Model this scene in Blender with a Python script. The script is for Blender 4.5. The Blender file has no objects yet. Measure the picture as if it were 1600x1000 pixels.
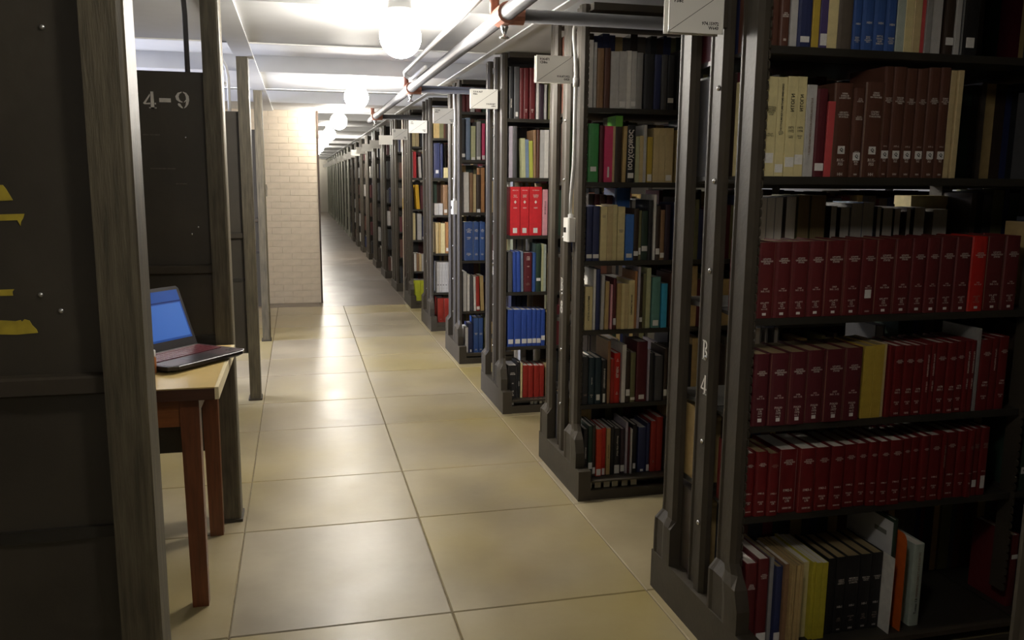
import bpy, bmesh, math, random
import numpy as np
from mathutils import Vector, Matrix
random.seed(7)
SC = bpy.context.scene
COL = SC.collection

# ------------------------------------------------------------------ camera, light, exposure
CAM_H = 1.40
F_PX = 1332.72
FW = Vector((0.2387243, 0.95734527, -0.16279046))
RT = Vector((0.97059621, -0.24055812, 0.00864742))
UP = Vector((0.030882, 0.16006816, 0.98662277))
cam_d = bpy.data.cameras.new('camera')
cam_d.sensor_width = 36.0
cam_d.lens = F_PX / 1600.0 * 36.0
cam_d.clip_start = 0.05
cam = bpy.data.objects.new('camera', cam_d)
COL.objects.link(cam)
cam.matrix_world = Matrix(((RT.x, UP.x, -FW.x, 0), (RT.y, UP.y, -FW.y, 0), (RT.z, UP.z, -FW.z, CAM_H), (0, 0, 0, 1)))
SC.camera = cam

vs = SC.view_settings
SC.display_settings.display_device = 'sRGB'
vs.view_transform = 'Standard'
vs.look = 'None'
vs.gamma = 1.0
vs.use_curve_mapping = False
vs.exposure = 0.0
LAMP_STRENGTH = 235.0
LAMP_NEAR = 46.0
LAMP_MID = 130.0
LAMP_FAR = 60.0
LAMP_BRIGHT = 260.0
world = bpy.data.worlds.new('world')
SC.world = world
world.use_nodes = True
wb = world.node_tree.nodes['Background']
wb.inputs[0].default_value = (0.75, 0.85, 1.0, 1)
wb.inputs[1].default_value = 1.0
# daylight through the window of the left wall (behind the study tables)
ad = bpy.data.lights.new('window_daylight', 'AREA')
ad.shape = 'RECTANGLE'
ad.size, ad.size_y = 1.0, 1.4
ad.energy = 240
ad.color = (0.72, 0.77, 1.0)
al = bpy.data.objects.new('window_daylight', ad)
al.location = (-3.25, 6.5, 1.35)
al.rotation_euler = (0, math.radians(-90), 0)
COL.objects.link(al)


def ray(u, v):
    return FW * F_PX + RT * (u - 800.0) - UP * (v - 500.0)


def at_y(u, v, y):
    d = ray(u, v)
    t = y / d.y
    return Vector((d.x * t, y, d.z * t + CAM_H))


# ------------------------------------------------------------------ helpers
def lin(h):
    h = h.lstrip('#')
    out = []
    for i in (0, 2, 4):
        c = int(h[i:i + 2], 16) / 255.0
        out.append(c / 12.92 if c <= 0.04045 else ((c + 0.055) / 1.055) ** 2.4)
    return (*out, 1.0)


MATS = {}


def mat(name, hexcol, rough=0.6, var=0.12, scale=30.0, bump=0.0, metal=0.0, emit=0.0, spec=0.5, stretch=None, bump_scale=None):
    if name in MATS:
        return MATS[name]
    m = bpy.data.materials.new(name)
    m.use_nodes = True
    nt = m.node_tree
    b = nt.nodes['Principled BSDF']
    c = lin(hexcol)
    b.inputs['Roughness'].default_value = rough
    b.inputs['Metallic'].default_value = metal
    b.inputs['Specular IOR Level'].default_value = spec
    tc = nt.nodes.new('ShaderNodeTexCoord')
    src = tc.outputs['Object']
    if stretch:
        mp = nt.nodes.new('ShaderNodeMapping')
        mp.inputs['Scale'].default_value = stretch
        nt.links.new(src, mp.inputs[0])
        src = mp.outputs[0]
    if var > 0:
        n = nt.nodes.new('ShaderNodeTexNoise')
        n.inputs['Scale'].default_value = scale
        n.inputs['Detail'].default_value = 5
        nt.links.new(src, n.inputs['Vector'])
        r = nt.nodes.new('ShaderNodeValToRGB')
        r.color_ramp.elements[0].position = 0.3
        r.color_ramp.elements[1].position = 0.7
        r.color_ramp.elements[0].color = tuple(x * (1 - var) for x in c[:3]) + (1,)
        r.color_ramp.elements[1].color = tuple(min(1, x * (1 + var)) for x in c[:3]) + (1,)
        nt.links.new(n.outputs['Fac'], r.inputs[0])
        nt.links.new(r.outputs[0], b.inputs['Base Color'])
    else:
        b.inputs['Base Color'].default_value = c
    if bump > 0:
        n2 = nt.nodes.new('ShaderNodeTexNoise')
        n2.inputs['Scale'].default_value = bump_scale or scale * 4
        n2.inputs['Detail'].default_value = 3
        nt.links.new(src, n2.inputs['Vector'])
        bp = nt.nodes.new('ShaderNodeBump')
        bp.inputs['Strength'].default_value = bump
        bp.inputs['Distance'].default_value = 0.003
        nt.links.new(n2.outputs['Fac'], bp.inputs['Height'])
        nt.links.new(bp.outputs[0], b.inputs['Normal'])
    if emit > 0:
        b.inputs['Emission Color'].default_value = c
        b.inputs['Emission Strength'].default_value = emit
    MATS[name] = m
    return m


class MB:
    """collects polygons, then links them as one mesh object"""

    def __init__(self):
        self.v, self.f, self.mi = [], [], []

    def poly(self, pts, mi=0):
        n = len(self.v)
        self.v += [tuple(p) for p in pts]
        self.f.append(tuple(range(n, n + len(pts))))
        self.mi.append(mi)

    def box(self, x0, x1, y0, y1, z0, z1, mi=0):
        n = len(self.v)
        self.v += [(x0, y0, z0), (x1, y0, z0), (x1, y1, z0), (x0, y1, z0), (x0, y0, z1), (x1, y0, z1), (x1, y1, z1), (x0, y1, z1)]
        for q in ((3, 2, 1, 0), (4, 5, 6, 7), (0, 1, 5, 4), (1, 2, 6, 5), (2, 3, 7, 6), (3, 0, 4, 7)):
            self.f.append(tuple(n + i for i in q))
            self.mi.append(mi)
        return self

    def bevel_box(self, x0, x1, y0, y1, z0, z1, b):
        """box whose four upright edges are chamfered"""
        pts = [(x0 + b, y0), (x1 - b, y0), (x1, y0 + b), (x1, y1 - b), (x1 - b, y1), (x0 + b, y1), (x0, y1 - b), (x0, y0 + b)]
        return self.prism(pts, z0, z1)

    def prism(self, pts, z0, z1, axis='z', mi=0):
        """extrude a counter-clockwise outline"""
        def P(a, b, c):
            return (a, b, c) if axis == 'z' else ((a, c, b) if axis == 'y' else (c, a, b))
        n = len(self.v)
        k = len(pts)
        self.v += [P(a, b, z0) for a, b in pts] + [P(a, b, z1) for a, b in pts]
        fl = axis == 'y'
        bot = tuple(range(n, n + k)); top = tuple(range(n + k, n + 2 * k))
        self.f.append(bot if fl else bot[::-1]); self.f.append(top[::-1] if fl else top)
        self.mi += [mi, mi]
        for i in range(k):
            j = (i + 1) % k
            q = (n + i, n + j, n + k + j, n + k + i)
            self.f.append(q[::-1] if fl else q)
            self.mi.append(mi)
        return self

    def loft(self, rings, cap=True):
        """closed rings of equal length, joined one to the next"""
        n = len(self.v)
        k = len(rings[0])
        for r in rings:
            self.v += [tuple(p) for p in r]
        for a in range(len(rings) - 1):
            for i in range(k):
                j = (i + 1) % k
                self.f.append((n + a * k + i, n + a * k + j, n + (a + 1) * k + j, n + (a + 1) * k + i))
                self.mi.append(0)
        if cap:
            self.f.append(tuple(range(n, n + k))[::-1])
            self.f.append(tuple(range(n + (len(rings) - 1) * k, n + len(rings) * k)))
            self.mi += [0, 0]
        return self

    def tube(self, path, r, seg=10):
        path = [Vector(p) for p in path]
        rings = []
        prev = None
        for i, p in enumerate(path):
            d = (path[min(i + 1, len(path) - 1)] - path[max(i - 1, 0)]).normalized()
            if prev is None:
                a = d.orthogonal().normalized()
            else:
                a = (prev - d * prev.dot(d)).normalized()
            prev = a
            b = d.cross(a)
            rr = r[i] if isinstance(r, (list, tuple)) else r
            rings.append([p + a * (rr * math.cos(2 * math.pi * s / seg)) + b * (rr * math.sin(2 * math.pi * s / seg)) for s in range(seg)])
        return self.loft(rings)

    def lathe(self, prof, c=(0, 0, 0), seg=16):
        rings = [[(c[0] + r * math.cos(2 * math.pi * s / seg), c[1] + r * math.sin(2 * math.pi * s / seg), c[2] + z) for s in range(seg)] for r, z in prof]
        return self.loft(rings)

    def mesh(self, name, mats, smooth=False, recalc=True):
        me = bpy.data.meshes.new(name)
        me.from_pydata(self.v, [], self.f)
        for m in (mats if isinstance(mats, (list, tuple)) else [mats]):
            me.materials.append(m)
        if any(self.mi):
            me.polygons.foreach_set('material_index', self.mi)
        if smooth:
            me.polygons.foreach_set('use_smooth', [True] * len(me.polygons))
        if recalc:
            bm = bmesh.new(); bm.from_mesh(me)
            bmesh.ops.recalc_face_normals(bm, faces=bm.faces)
            bm.to_mesh(me); bm.free()
        me.update()
        return me

    def build(self, name, mats, parent=None, smooth=False, auto=None):
        me = self.mesh(name, mats, smooth)
        if auto is not None:
            me.polygons.foreach_set('use_smooth', [True] * len(me.polygons))
            try:
                me.set_sharp_from_angle(angle=math.radians(auto))
            except Exception:
                pass
        return link(name, me, parent)


def link(name, data, parent=None):
    o = bpy.data.objects.new(name, data)
    COL.objects.link(o)
    if parent is not None:
        o.parent = parent
    return o


def tag(o, label=None, cat=None, group=None, kind=None):
    if label: o['label'] = label
    if cat: o['category'] = cat
    if group: o['group'] = group
    if kind: o['kind'] = kind
    return o


def empty(name, loc=(0, 0, 0), label=None, cat=None, group=None):
    o = bpy.data.objects.new(name, None)
    o.empty_display_size = 0.05
    COL.objects.link(o)
    o.location = loc
    return tag(o, label, cat, group)


def copy_tree(o, parent=None):
    c = o.copy()
    COL.objects.link(c)
    if parent is not None:
        c.parent = parent
    for ch in list(o.children):
        copy_tree(ch, c)
    return c


TEXTS = {}


def text_mesh(s, align='CENTER', spacing=1.0, bold=0.0):
    """flat lettering from Blender's own built-in font: cap height about 0.7, centred"""
    key = (s, align, bold)
    if key in TEXTS:
        return TEXTS[key]
    cu = bpy.data.curves.new('lettering', 'FONT')
    cu.body = s
    cu.align_x = align
    cu.align_y = 'CENTER'
    cu.resolution_u = 1
    cu.space_line = 0.95
    cu.offset = bold
    o = bpy.data.objects.new('lettering_source', cu)
    COL.objects.link(o)
    dg = bpy.context.evaluated_depsgraph_get()
    me = bpy.data.meshes.new_from_object(o.evaluated_get(dg))
    me.name = 'lettering'
    bpy.data.objects.remove(o)
    bpy.data.curves.remove(cu)
    xs = [v.co.x for v in me.vertices] or [0, 1]
    ys = [v.co.y for v in me.vertices] or [0, 1]
    TEXTS[key] = (me, max(xs) - min(xs), max(ys) - min(ys), (max(xs) + min(xs)) / 2, (max(ys) + min(ys)) / 2)
    return TEXTS[key]


def lettering(s, m, parent, loc, rot, width=None, height=None, align='CENTER', bold=0.035, name='lettering'):
    me, w, h, cx, cy = text_mesh(s, align, bold=bold)
    key = ('mesh', s, align, bold, m.name)
    if key not in TEXTS:
        mm = me.copy()
        mm.materials.clear()
        mm.materials.append(m)
        for v in mm.vertices:
            v.co.x -= cx
            v.co.y -= cy
        TEXTS[key] = mm
    o = link(name, TEXTS[key], parent)
    k = min([x for x in ((width / w) if width else None, (height / h) if height else None) if x])
    o.location = loc
    o.rotation_euler = rot
    o.scale = (k, k, k)
    return o


FACE_FRONT = (math.pi / 2, 0, 0)             # reads from -y
FACE_AISLE = (math.pi / 2, 0, -math.pi / 2)  # reads from -x

# ------------------------------------------------------------------ materials
M_STEEL = mat('olive_black_painted_steel', '#3d372e', 0.55, 0.16, 7, 0.25, spec=0.35, bump_scale=60)
M_STEEL2 = mat('worn_olive_painted_steel', '#544d3d', 0.5, 0.42, 6, 0.3, stretch=(14, 14, 1.2), bump_scale=25)
M_PANEL = mat('dark_panel_paint', '#3f3a31', 0.45, 0.2, 3, 0.2, bump_scale=40)
M_SHELF = mat('dark_shelf_steel', '#2b2822', 0.5, 0.15, 10)
M_WHITEPAINT = mat('white_ceiling_paint', '#dcdcda', 0.7, 0.04, 3)
M_BEAM = mat('white_beam_paint', '#d5d6d8', 0.6, 0.05, 4)
M_BRICK = mat('cream_painted_brick', '#d4c6b1', 0.6, 0.05, 14, 0.3, bump_scale=70)
M_MORTAR = mat('cream_painted_mortar', '#cdbfa9', 0.7, 0.06, 20, 0.3)
M_WALL = mat('plain_plaster', '#bdb8ac', 0.8, 0.05, 2)
M_JAMB = mat('cream_door_casing', '#c9bba3', 0.5, 0.08, 8)
M_DARKTRIM = mat('dark_brown_trim', '#3a2a1e', 0.5, 0.3, 25)
M_LAMP = mat('lamp_glass', '#fff8ec', 0.3, 0.0, emit=LAMP_STRENGTH)
M_LAMPN = mat('dimmer_lamp_glass', '#fff8ec', 0.3, 0.0, emit=LAMP_NEAR)
M_LAMPF = mat('corridor_lamp_glass', '#fff8ec', 0.3, 0.0, emit=LAMP_FAR)
M_LAMPM = mat('doorway_lamp_glass', '#fff8ec', 0.3, 0.0, emit=LAMP_MID)
M_LAMPB = mat('bright_corridor_lamp_glass', '#fff8ec', 0.3, 0.0, emit=LAMP_BRIGHT)
M_PORCELAIN = mat('white_porcelain', '#e6e4de', 0.3, 0.02)
M_PIPE = mat('grey_pipe_paint', '#57575b', 0.6, 0.1, 10)
M_PIPEW = mat('light_pipe_paint', '#c9c8c6', 0.45, 0.06, 10)
M_ORANGE = mat('orange_sprinkler_fitting', '#a8705c', 0.5, 0.15, 40)
M_CHROME = mat('bright_metal', '#cfcfcf', 0.25, 0.05, metal=0.9)
M_WHITE = mat('white_stencil_paint', '#d9d6cf', 0.7, 0.1, 60)
M_SIGN = mat('white_card', '#ebe9e2', 0.5, 0.03, 8)
M_INK = mat('dark_ink', '#3a3733', 0.7, 0.0)
M_BLACKINK = mat('black_ink', '#171514', 0.7, 0.0)
M_FOIL = mat('pale_stamped_lettering', '#d8cfc6', 0.5, 0.0)
M_DIMFOIL = mat('dull_stamped_lettering', '#8f7f74', 0.5, 0.0)
M_LABEL = mat('white_paper_label', '#d8d6d2', 0.6, 0.08, 160)
M_TAPE = mat('yellow_tape', '#b3a033', 0.6, 0.2, 30)
M_PAGES = mat('white_page_edges', '#cfc9bf', 0.8, 0.12, 6, stretch=(120, 2, 2))
M_PAGES_TAN = mat('browned_page_edges', '#8f7d5a', 0.8, 0.18, 6, stretch=(120, 2, 2))
M_PAGES_GREY = mat('grey_page_edges', '#9b9790', 0.8, 0.15, 6, stretch=(120, 2, 2))

# ------------------------------------------------------------------ setting
XS = 1.1685                  # aisle face of the bookcases
Y_FIRST, PITCH, DEPTH = 1.957, 1.4458, 0.6434
Z_BEAM, Z_CEIL = 2.12, 2.23
Y_BRICK = 9.82

# floor of cast slabs with open joints
def floor_material(name, base, tint, gloss):
    m = bpy.data.materials.new(name)
    m.use_nodes = True
    nt = m.node_tree
    b = nt.nodes['Principled BSDF']
    N, L = nt.nodes.new, nt.links.new
    geo = N('ShaderNodeNewGeometry')
    oi = N('ShaderNodeObjectInfo')
    n1 = N('ShaderNodeTexNoise'); n1.inputs['Scale'].default_value = 2.2; n1.inputs['Detail'].default_value = 4; n1.inputs['Roughness'].default_value = 0.5
    n2 = N('ShaderNodeTexNoise'); n2.inputs['Scale'].default_value = 9; n2.inputs['Detail'].default_value = 8; n2.inputs['Roughness'].default_value = 0.7
    n3 = N('ShaderNodeTexNoise'); n3.inputs['Scale'].default_value = 0.9; n3.inputs['Detail'].default_value = 3
    for n in (n1, n2, n3):
        L(geo.outputs['Position'], n.inputs['Vector'])
    r1 = N('ShaderNodeValToRGB')
    e = r1.color_ramp.elements
    e[0].position, e[1].position = 0.32, 0.68
    e[0].color, e[1].color = lin(base[0]), lin(base[1])
    L(n1.outputs['Fac'], r1.inputs[0])
    mx = N('ShaderNodeMix'); mx.data_type = 'RGBA'; mx.blend_type = 'MIX'
    r3 = N('ShaderNodeValToRGB'); r3.color_ramp.elements[0].position = 0.32; r3.color_ramp.elements[1].position = 0.62
    L(n3.outputs['Fac'], r3.inputs[0])
    ml = N('ShaderNodeMath'); ml.operation = 'MULTIPLY'
    L(r3.outputs[0], ml.inputs[0]); L(oi.outputs['Random'], ml.inputs[1])
    L(ml.outputs[0], mx.inputs[0])
    L(r1.outputs[0], mx.inputs[6]); mx.inputs[7].default_value = lin(tint)
    m2 = N('ShaderNodeMix'); m2.data_type = 'RGBA'; m2.blend_type = 'MULTIPLY'; m2.inputs[0].default_value = 0.55
    r2 = N('ShaderNodeValToRGB'); r2.color_ramp.elements[0].position = 0.2; r2.color_ramp.elements[1].position = 0.75
    r2.color_ramp.elements[0].color = (0.82, 0.80, 0.78, 1)
    L(n2.outputs['Fac'], r2.inputs[0])
    L(mx.outputs[2], m2.inputs[6]); L(r2.outputs[0], m2.inputs[7])
    L(m2.outputs[2], b.inputs['Base Color'])
    rr = N('ShaderNodeMapRange')
    rr.inputs[1].default_value, rr.inputs[2].default_value = 0.3, 0.7
    rr.inputs[3].default_value, rr.inputs[4].default_value = gloss, gloss + 0.12
    L(n1.outputs['Fac'], rr.inputs[0]); L(rr.outputs[0], b.inputs['Roughness'])
    bp = N('ShaderNodeBump'); bp.inputs['Strength'].default_value = 0.12; bp.inputs['Distance'].default_value = 0.004
    L(n2.outputs['Fac'], bp.inputs['Height']); L(bp.outputs[0], b.inputs['Normal'])
    return m


M_FLOOR = floor_material('waxed_concrete_slab', ('#837966', '#a3987f'), '#9c8c55', 0.29)
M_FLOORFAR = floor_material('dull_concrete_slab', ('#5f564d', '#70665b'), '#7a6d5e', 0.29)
M_JOINT = mat('dirty_joint_fill', '#72674f', 0.9, 0.3, 20)

floor = tag(MB().box(-3.4, 4.6, -8.2, 36.2, -0.06, -0.004).build('floor', M_JOINT), kind='structure')
xs_j = [-3.4, -2.33, -1.27, -0.25, 0.4475, 1.129, 2.2, 3.3, 4.6]
ys_j = [-8.2, -5.5, -3.0, -1.6, -0.55, 0.4, 1.05, 1.83, 2.567, 3.38, 3.966, 4.792, 5.405, 6.169, 6.767, 7.568, 8.2, 8.95, 9.519]
J = 0.002
def slab(x0, x1, y0, y1, m):
    b = 0.003
    mb = MB()
    lo = [(x0, y0, -0.004), (x1, y0, -0.004), (x1, y1, -0.004), (x0, y1, -0.004)]
    mid = [(x0, y0, -b), (x1, y0, -b), (x1, y1, -b), (x0, y1, -b)]
    hi = [(x0 + b, y0 + b, 0), (x1 - b, y0 + b, 0), (x1 - b, y1 - b, 0), (x0 + b, y1 - b, 0)]
    mb.loft([lo, mid, hi])
    return mb.build('slab', m, floor)
for i in range(len(xs_j) - 1):
    for k in range(len(ys_j) - 1):
        slab(xs_j[i] + J, xs_j[i + 1] - J, ys_j[k] + J, ys_j[k + 1] - J, M_FLOOR)
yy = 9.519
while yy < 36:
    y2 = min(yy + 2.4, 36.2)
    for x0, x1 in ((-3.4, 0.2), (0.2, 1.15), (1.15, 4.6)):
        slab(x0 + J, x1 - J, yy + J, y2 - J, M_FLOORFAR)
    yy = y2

# ceiling: flat slab with wide shallow soffit beams below it
ceiling = tag(MB().box(-3.4, 4.6, -8.2, 36.2, Z_CEIL, Z_CEIL + 0.1).build('ceiling', M_WHITEPAINT), kind='structure')
yb = 1.35 - 10.0
while yb < 35:
    MB().box(-3.4, 4.6, yb, yb + 1.16, Z_BEAM, Z_CEIL).build('soffit_beam', M_BEAM, ceiling)
    MB().box(-3.4, 4.6, yb + 1.155, yb + 1.165, Z_BEAM - 0.006, Z_BEAM + 0.02).build('beam_lip', M_WHITEPAINT, ceiling)
    yb += 2.5
tag(MB().box(-0.345, -0.235, -8.2, Y_BRICK, Z_BEAM - 0.012, Z_BEAM - 0.001).build('trim_1', M_BEAM), kind='structure')
tag(MB().box(1.085, 1.125, -8.2, 36.0, Z_BEAM - 0.008, Z_BEAM - 0.001).build('trim_2', M_BEAM), kind='structure')

# outer walls
wl = MB()
wl.box(-3.4, -3.2, -8.2, 5.75, 0, Z_CEIL); wl.box(-3.4, -3.2, 7.25, 9.82, 0, Z_CEIL)
wl.box(-3.4, -3.2, 5.75, 7.25, 0, 0.8); wl.box(-3.4, -3.2, 5.75, 7.25, 1.95, Z_CEIL)
tag(wl.build('wall_left', M_WALL), kind='structure')
wf = MB()
for a, c in ((5.75, 5.81), (7.19, 7.25), (6.47, 6.53)):
    wf.box(-3.34, -3.22, a, c, 0.8, 1.95)
wf.box(-3.34, -3.22, 5.75, 7.25, 0.8, 0.86); wf.box(-3.34, -3.22, 5.75, 7.25, 1.89, 1.95)
tag(wf.build('window_1', M_WHITEPAINT), kind='structure')
tag(MB().box(4.6, 4.8, -8.2, 36.2, 0, Z_CEIL).build('wall_right', M_WALL), kind='structure')
tag(MB().box(-3.4, 4.8, -8.4, -8.2, 0, Z_CEIL).build('wall_near', M_WALL), kind='structure')
tag(MB().box(-3.4, 4.8, 36.2, 36.4, 0, Z_CEIL).build('wall_far', M_WALL), kind='structure')
tag(MB().box(-0.55, -0.4, 10.12, 36.2, 0, Z_CEIL).build('wall_corridor', M_WALL), kind='structure')

# painted brick wall at the end of the room, its bricks laid one by one
wb_ = tag(MB().box(-3.2, 0.218, Y_BRICK + 0.0016, 10.12, 0, Z_BEAM).build('wall_back', M_MORTAR), kind='structure')
BW, BH, GAP = 0.205, 0.0705, 0.0045
brick_meshes = []
for kx in range(4):
    bm_ = MB()
    w, h, c = BW - GAP, BH - GAP, 0.0018
    o0 = [(0, 0.02, 0), (w, 0.02, 0), (w, 0.02, h), (0, 0.02, h)]
    o1 = [(0, c, 0), (w, c, 0), (w, c, h), (0, c, h)]
    j = [random.uniform(-0.0008, 0.0008) for _ in range(4)]
    o2 = [(c, j[0], c), (w - c, j[1], c), (w - c, j[2], h - c), (c, j[3], h - c)]
    bm_.loft([o0, o1, o2])
    brick_meshes.append(bm_.mesh('brick', M_BRICK))
nb = 0
for row in range(int(Z_BEAM / BH)):
    z = row * BH + 0.004
    x = 0.218 - GAP / 2 + (BW / 2 if row % 2 else 0)
    while x > -1.35 and nb < 298:
        x0 = x - BW + GAP
        b = link('brick', brick_meshes[random.randrange(4)], wb_)
        b.location = (x0, Y_BRICK - 0.001 + random.uniform(-0.0008, 0.0008), z)
        if x > 0.218:
            b.location.x = 0.218 - GAP / 2 - (BW - GAP) / 2
            b.scale = (0.5, 1, 1)
        x -= BW
        nb += 1
tag(MB().box(0.219, 0.236, Y_BRICK - 0.012, 10.13, 0, Z_BEAM).build('trim_3', M_DARKTRIM), kind='structure')
dj = tag(MB().box(1.185, 1.30, 9.90, 10.12, 0, Z_BEAM).build('door_1', M_JAMB), kind='structure')
MB().box(1.172, 1.186, 9.89, 9.935, 0, Z_BEAM).build('door_edge', M_DARKTRIM, dj)
MB().box(1.168, 1.185, 9.94, 9.97, 1.05, 1.17).build('strike_plate', mat('brass_plate', '#c9a94e', 0.35, 0.1, metal=0.6), dj)
tag(MB().box(1.30, 4.6, 9.92, 10.12, 0, Z_BEAM).build('wall_door', M_WALL), kind='structure')

# ------------------------------------------------------------------ bookcases
def ring_arc(c, r0, r1, a0, a1, n=8, sx=1.0):
    out = []
    for i in range(n):
        t0, t1 = (math.radians(a0 + (a1 - a0) * k / n) for k in (i, i + 1))
        out.append([(c[0] + r0 * math.cos(t0) * sx, c[1] + r0 * math.sin(t0)), (c[0] + r1 * math.cos(t0) * sx, c[1] + r1 * math.sin(t0)),
                    (c[0] + r1 * math.cos(t1) * sx, c[1] + r1 * math.sin(t1)), (c[0] + r0 * math.cos(t1) * sx, c[1] + r0 * math.sin(t1))])
    return out

def rect(x0, x1, y0, y1):
    return [(x0, y0), (x1, y0), (x1, y1), (x0, y1)]

def strip(a, b):
    return [[a[i], a[i + 1], b[i + 1], b[i]] for i in range(len(a) - 1)]


GLYPH = {
    'B': [rect(0.1, 0.26, 0, 1), rect(0.02, 0.36, 0, 0.07), rect(0.02, 0.36, 0.93, 1)] + ring_arc((0.34, 0.755), 0.13, 0.245, -85, 85) + ring_arc((0.36, 0.265), 0.15, 0.27, -88, 88),
    '4': [[(0.42, 0), (0.62, 0), (0.60, 1.0), (0.44, 1.0)], rect(0.32, 0.74, 0, 0.07), [(0.0, 0.30), (0.14, 0.30), (0.40, 0.74), (0.40, 0.88)],
          [(0.0, 0.30), (0.06, 0.24), (0.40, 0.24), (0.40, 0.34)], rect(0.64, 0.72, 0.24, 0.34)],
    '9': strip([(0.47, 0.99), (0.66, 0.93), (0.79, 0.74), (0.81, 0.5), (0.74, 0.24), (0.62, 0.08), (0.50, 0.0)], [(0.47, 0.94), (0.57, 0.86), (0.62, 0.70), (0.63, 0.48), (0.60, 0.24), (0.56, 0.12), (0.50, 0.05)])
         + strip([(0.40, 0.94), (0.28, 0.86), (0.22, 0.70), (0.25, 0.54), (0.33, 0.44), (0.42, 0.40)], [(0.40, 0.99), (0.17, 0.92), (0.03, 0.70), (0.08, 0.50), (0.24, 0.38), (0.42, 0.34)])
         + [[(0.50, 0.37), (0.52, 0.35), (0.64, 0.46), (0.63, 0.54)], [(0.14, 0.26), (0.18, 0.15), (0.34, 0.02), (0.44, 0.0), (0.42, 0.06), (0.36, 0.14), (0.30, 0.26), (0.21, 0.31)]],
    '8': ring_arc((0.34, 0.75), 0.09, 0.25, 100, 260) + ring_arc((0.34, 0.75), 0.09, 0.25, -80, 80) + ring_arc((0.34, 0.28), 0.12, 0.30, 100, 260) + ring_arc((0.34, 0.28), 0.12, 0.30, -80, 80),
    '-': [rect(0.0, 0.62, 0.36, 0.60)],
}

def stencil(ch, h, m, parent, loc, rot, wide=1.0):
    mb = MB()
    for q in GLYPH[ch]:
        a = sum(q[i][0] * q[(i + 1) % len(q)][1] - q[(i + 1) % len(q)][0] * q[i][1] for i in range(len(q)))
        q = q if a > 0 else q[::-1]
        mb.poly([(x * h * wide, y * h, 0) for x, y in q])
    o = mb.build('stencilled_character', m, parent)
    o.location = loc
    o.rotation_euler = rot
    return o

# an upright: shallow rolled channel that flares into a foot
def upright_mesh(w, foot, flare=0.03, side=0):
    """local: x into the bookcase, y along the aisle 0..w, z up; side -1/+1: the foot flares to that y side"""
    c = 0.02
    d = 0.0285
    def ring(z, y0, y1, xo, xr=0.012):
        a = (y1 - y0)
        return [(xo + xr, y0, z), (d, y0, z), (d, y1, z), (xo + xr, y1, z), (xo + xr, y1 - a * 0.06, z), (xo + xr + 0.004, y1 - a * 0.14, z), (xo + xr + 0.004, y0 + a * 0.52, z),
                (xo, y0 + a * 0.40, z), (xo, y0 + a * 0.12, z)]
    rings = []
    if foot:
        e0 = flare if side < 0 else 0.0
        e1 = flare if side > 0 else 0.0
        f = foot
        rings += [ring(0.135, -e0, w + e1, -0.012, 0.0005), ring(f * 0.55 + 0.06, -e0, w + e1, -0.012, 0.0005), ring(f, -e0 * 0.7, w + e1 * 0.7, -0.012, 0.0005),
                  ring(f + 0.03, -e0 * 0.25, w + e1 * 0.25, 0.0), ring(f + 0.06, 0, w, 0.0), ring(Z_BEAM, 0, w, 0.0)]
    else:
        rings += [ring(0.135, 0, w, 0.0), ring(Z_BEAM, 0, w, 0.0)]
    mb = MB()
    mb.loft(rings)
    me = mb.mesh('upright', M_STEEL)
    return me

ME_NEAR = upright_mesh(0.115, 0.26, 0.062, -1)
ME_MID = upright_mesh(0.111, 0)
ME_FAR = upright_mesh(0.115, 0.26, 0.014, 1)

def toothed_plate(x, y_front, y_back, z0, z1, teeth):
    """thin side plate whose front edge is scalloped for the shelf brackets"""
    pts = []
    n = int((z1 - z0) / 0.0254)
    s = 1 if y_back > y_front else -1
    if teeth:
        for i in range(n):
            for f, o in ((0.0, 0.009), (0.18, 0.0015), (0.5, 0.0), (0.82, 0.0015)):
                pts.append((y_front + s * o, z0 + (i + f) * (z1 - z0) / n))
    else:
        pts.append((y_front, z0))
    pts.append((y_front + s * 0.009, z1))
    pts += [(y_back, z1), (y_back, z0)]
    mb = MB()
    if s < 0:
        pts = pts[::-1]
    mb.prism(pts[::-1], x, x + 0.004, axis='x')
    return mb

BAYS = [(XS + 0.030, 2.115), (2.125, 3.04), (3.05, 3.96)]
SP = 0.125     # spines stand this far behind the plinth's front edge
Z_SHELVES = {
    -1: [1.72, 1.41, 1.08, 0.77, 0.45],
    0: [1.722, 1.412, 1.047, 0.752, 0.492],
    1: [1.687, 1.389, 1.063, 0.767, 0.441],
    2: [], 3: [], 4: [], 5: [],
}

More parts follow.
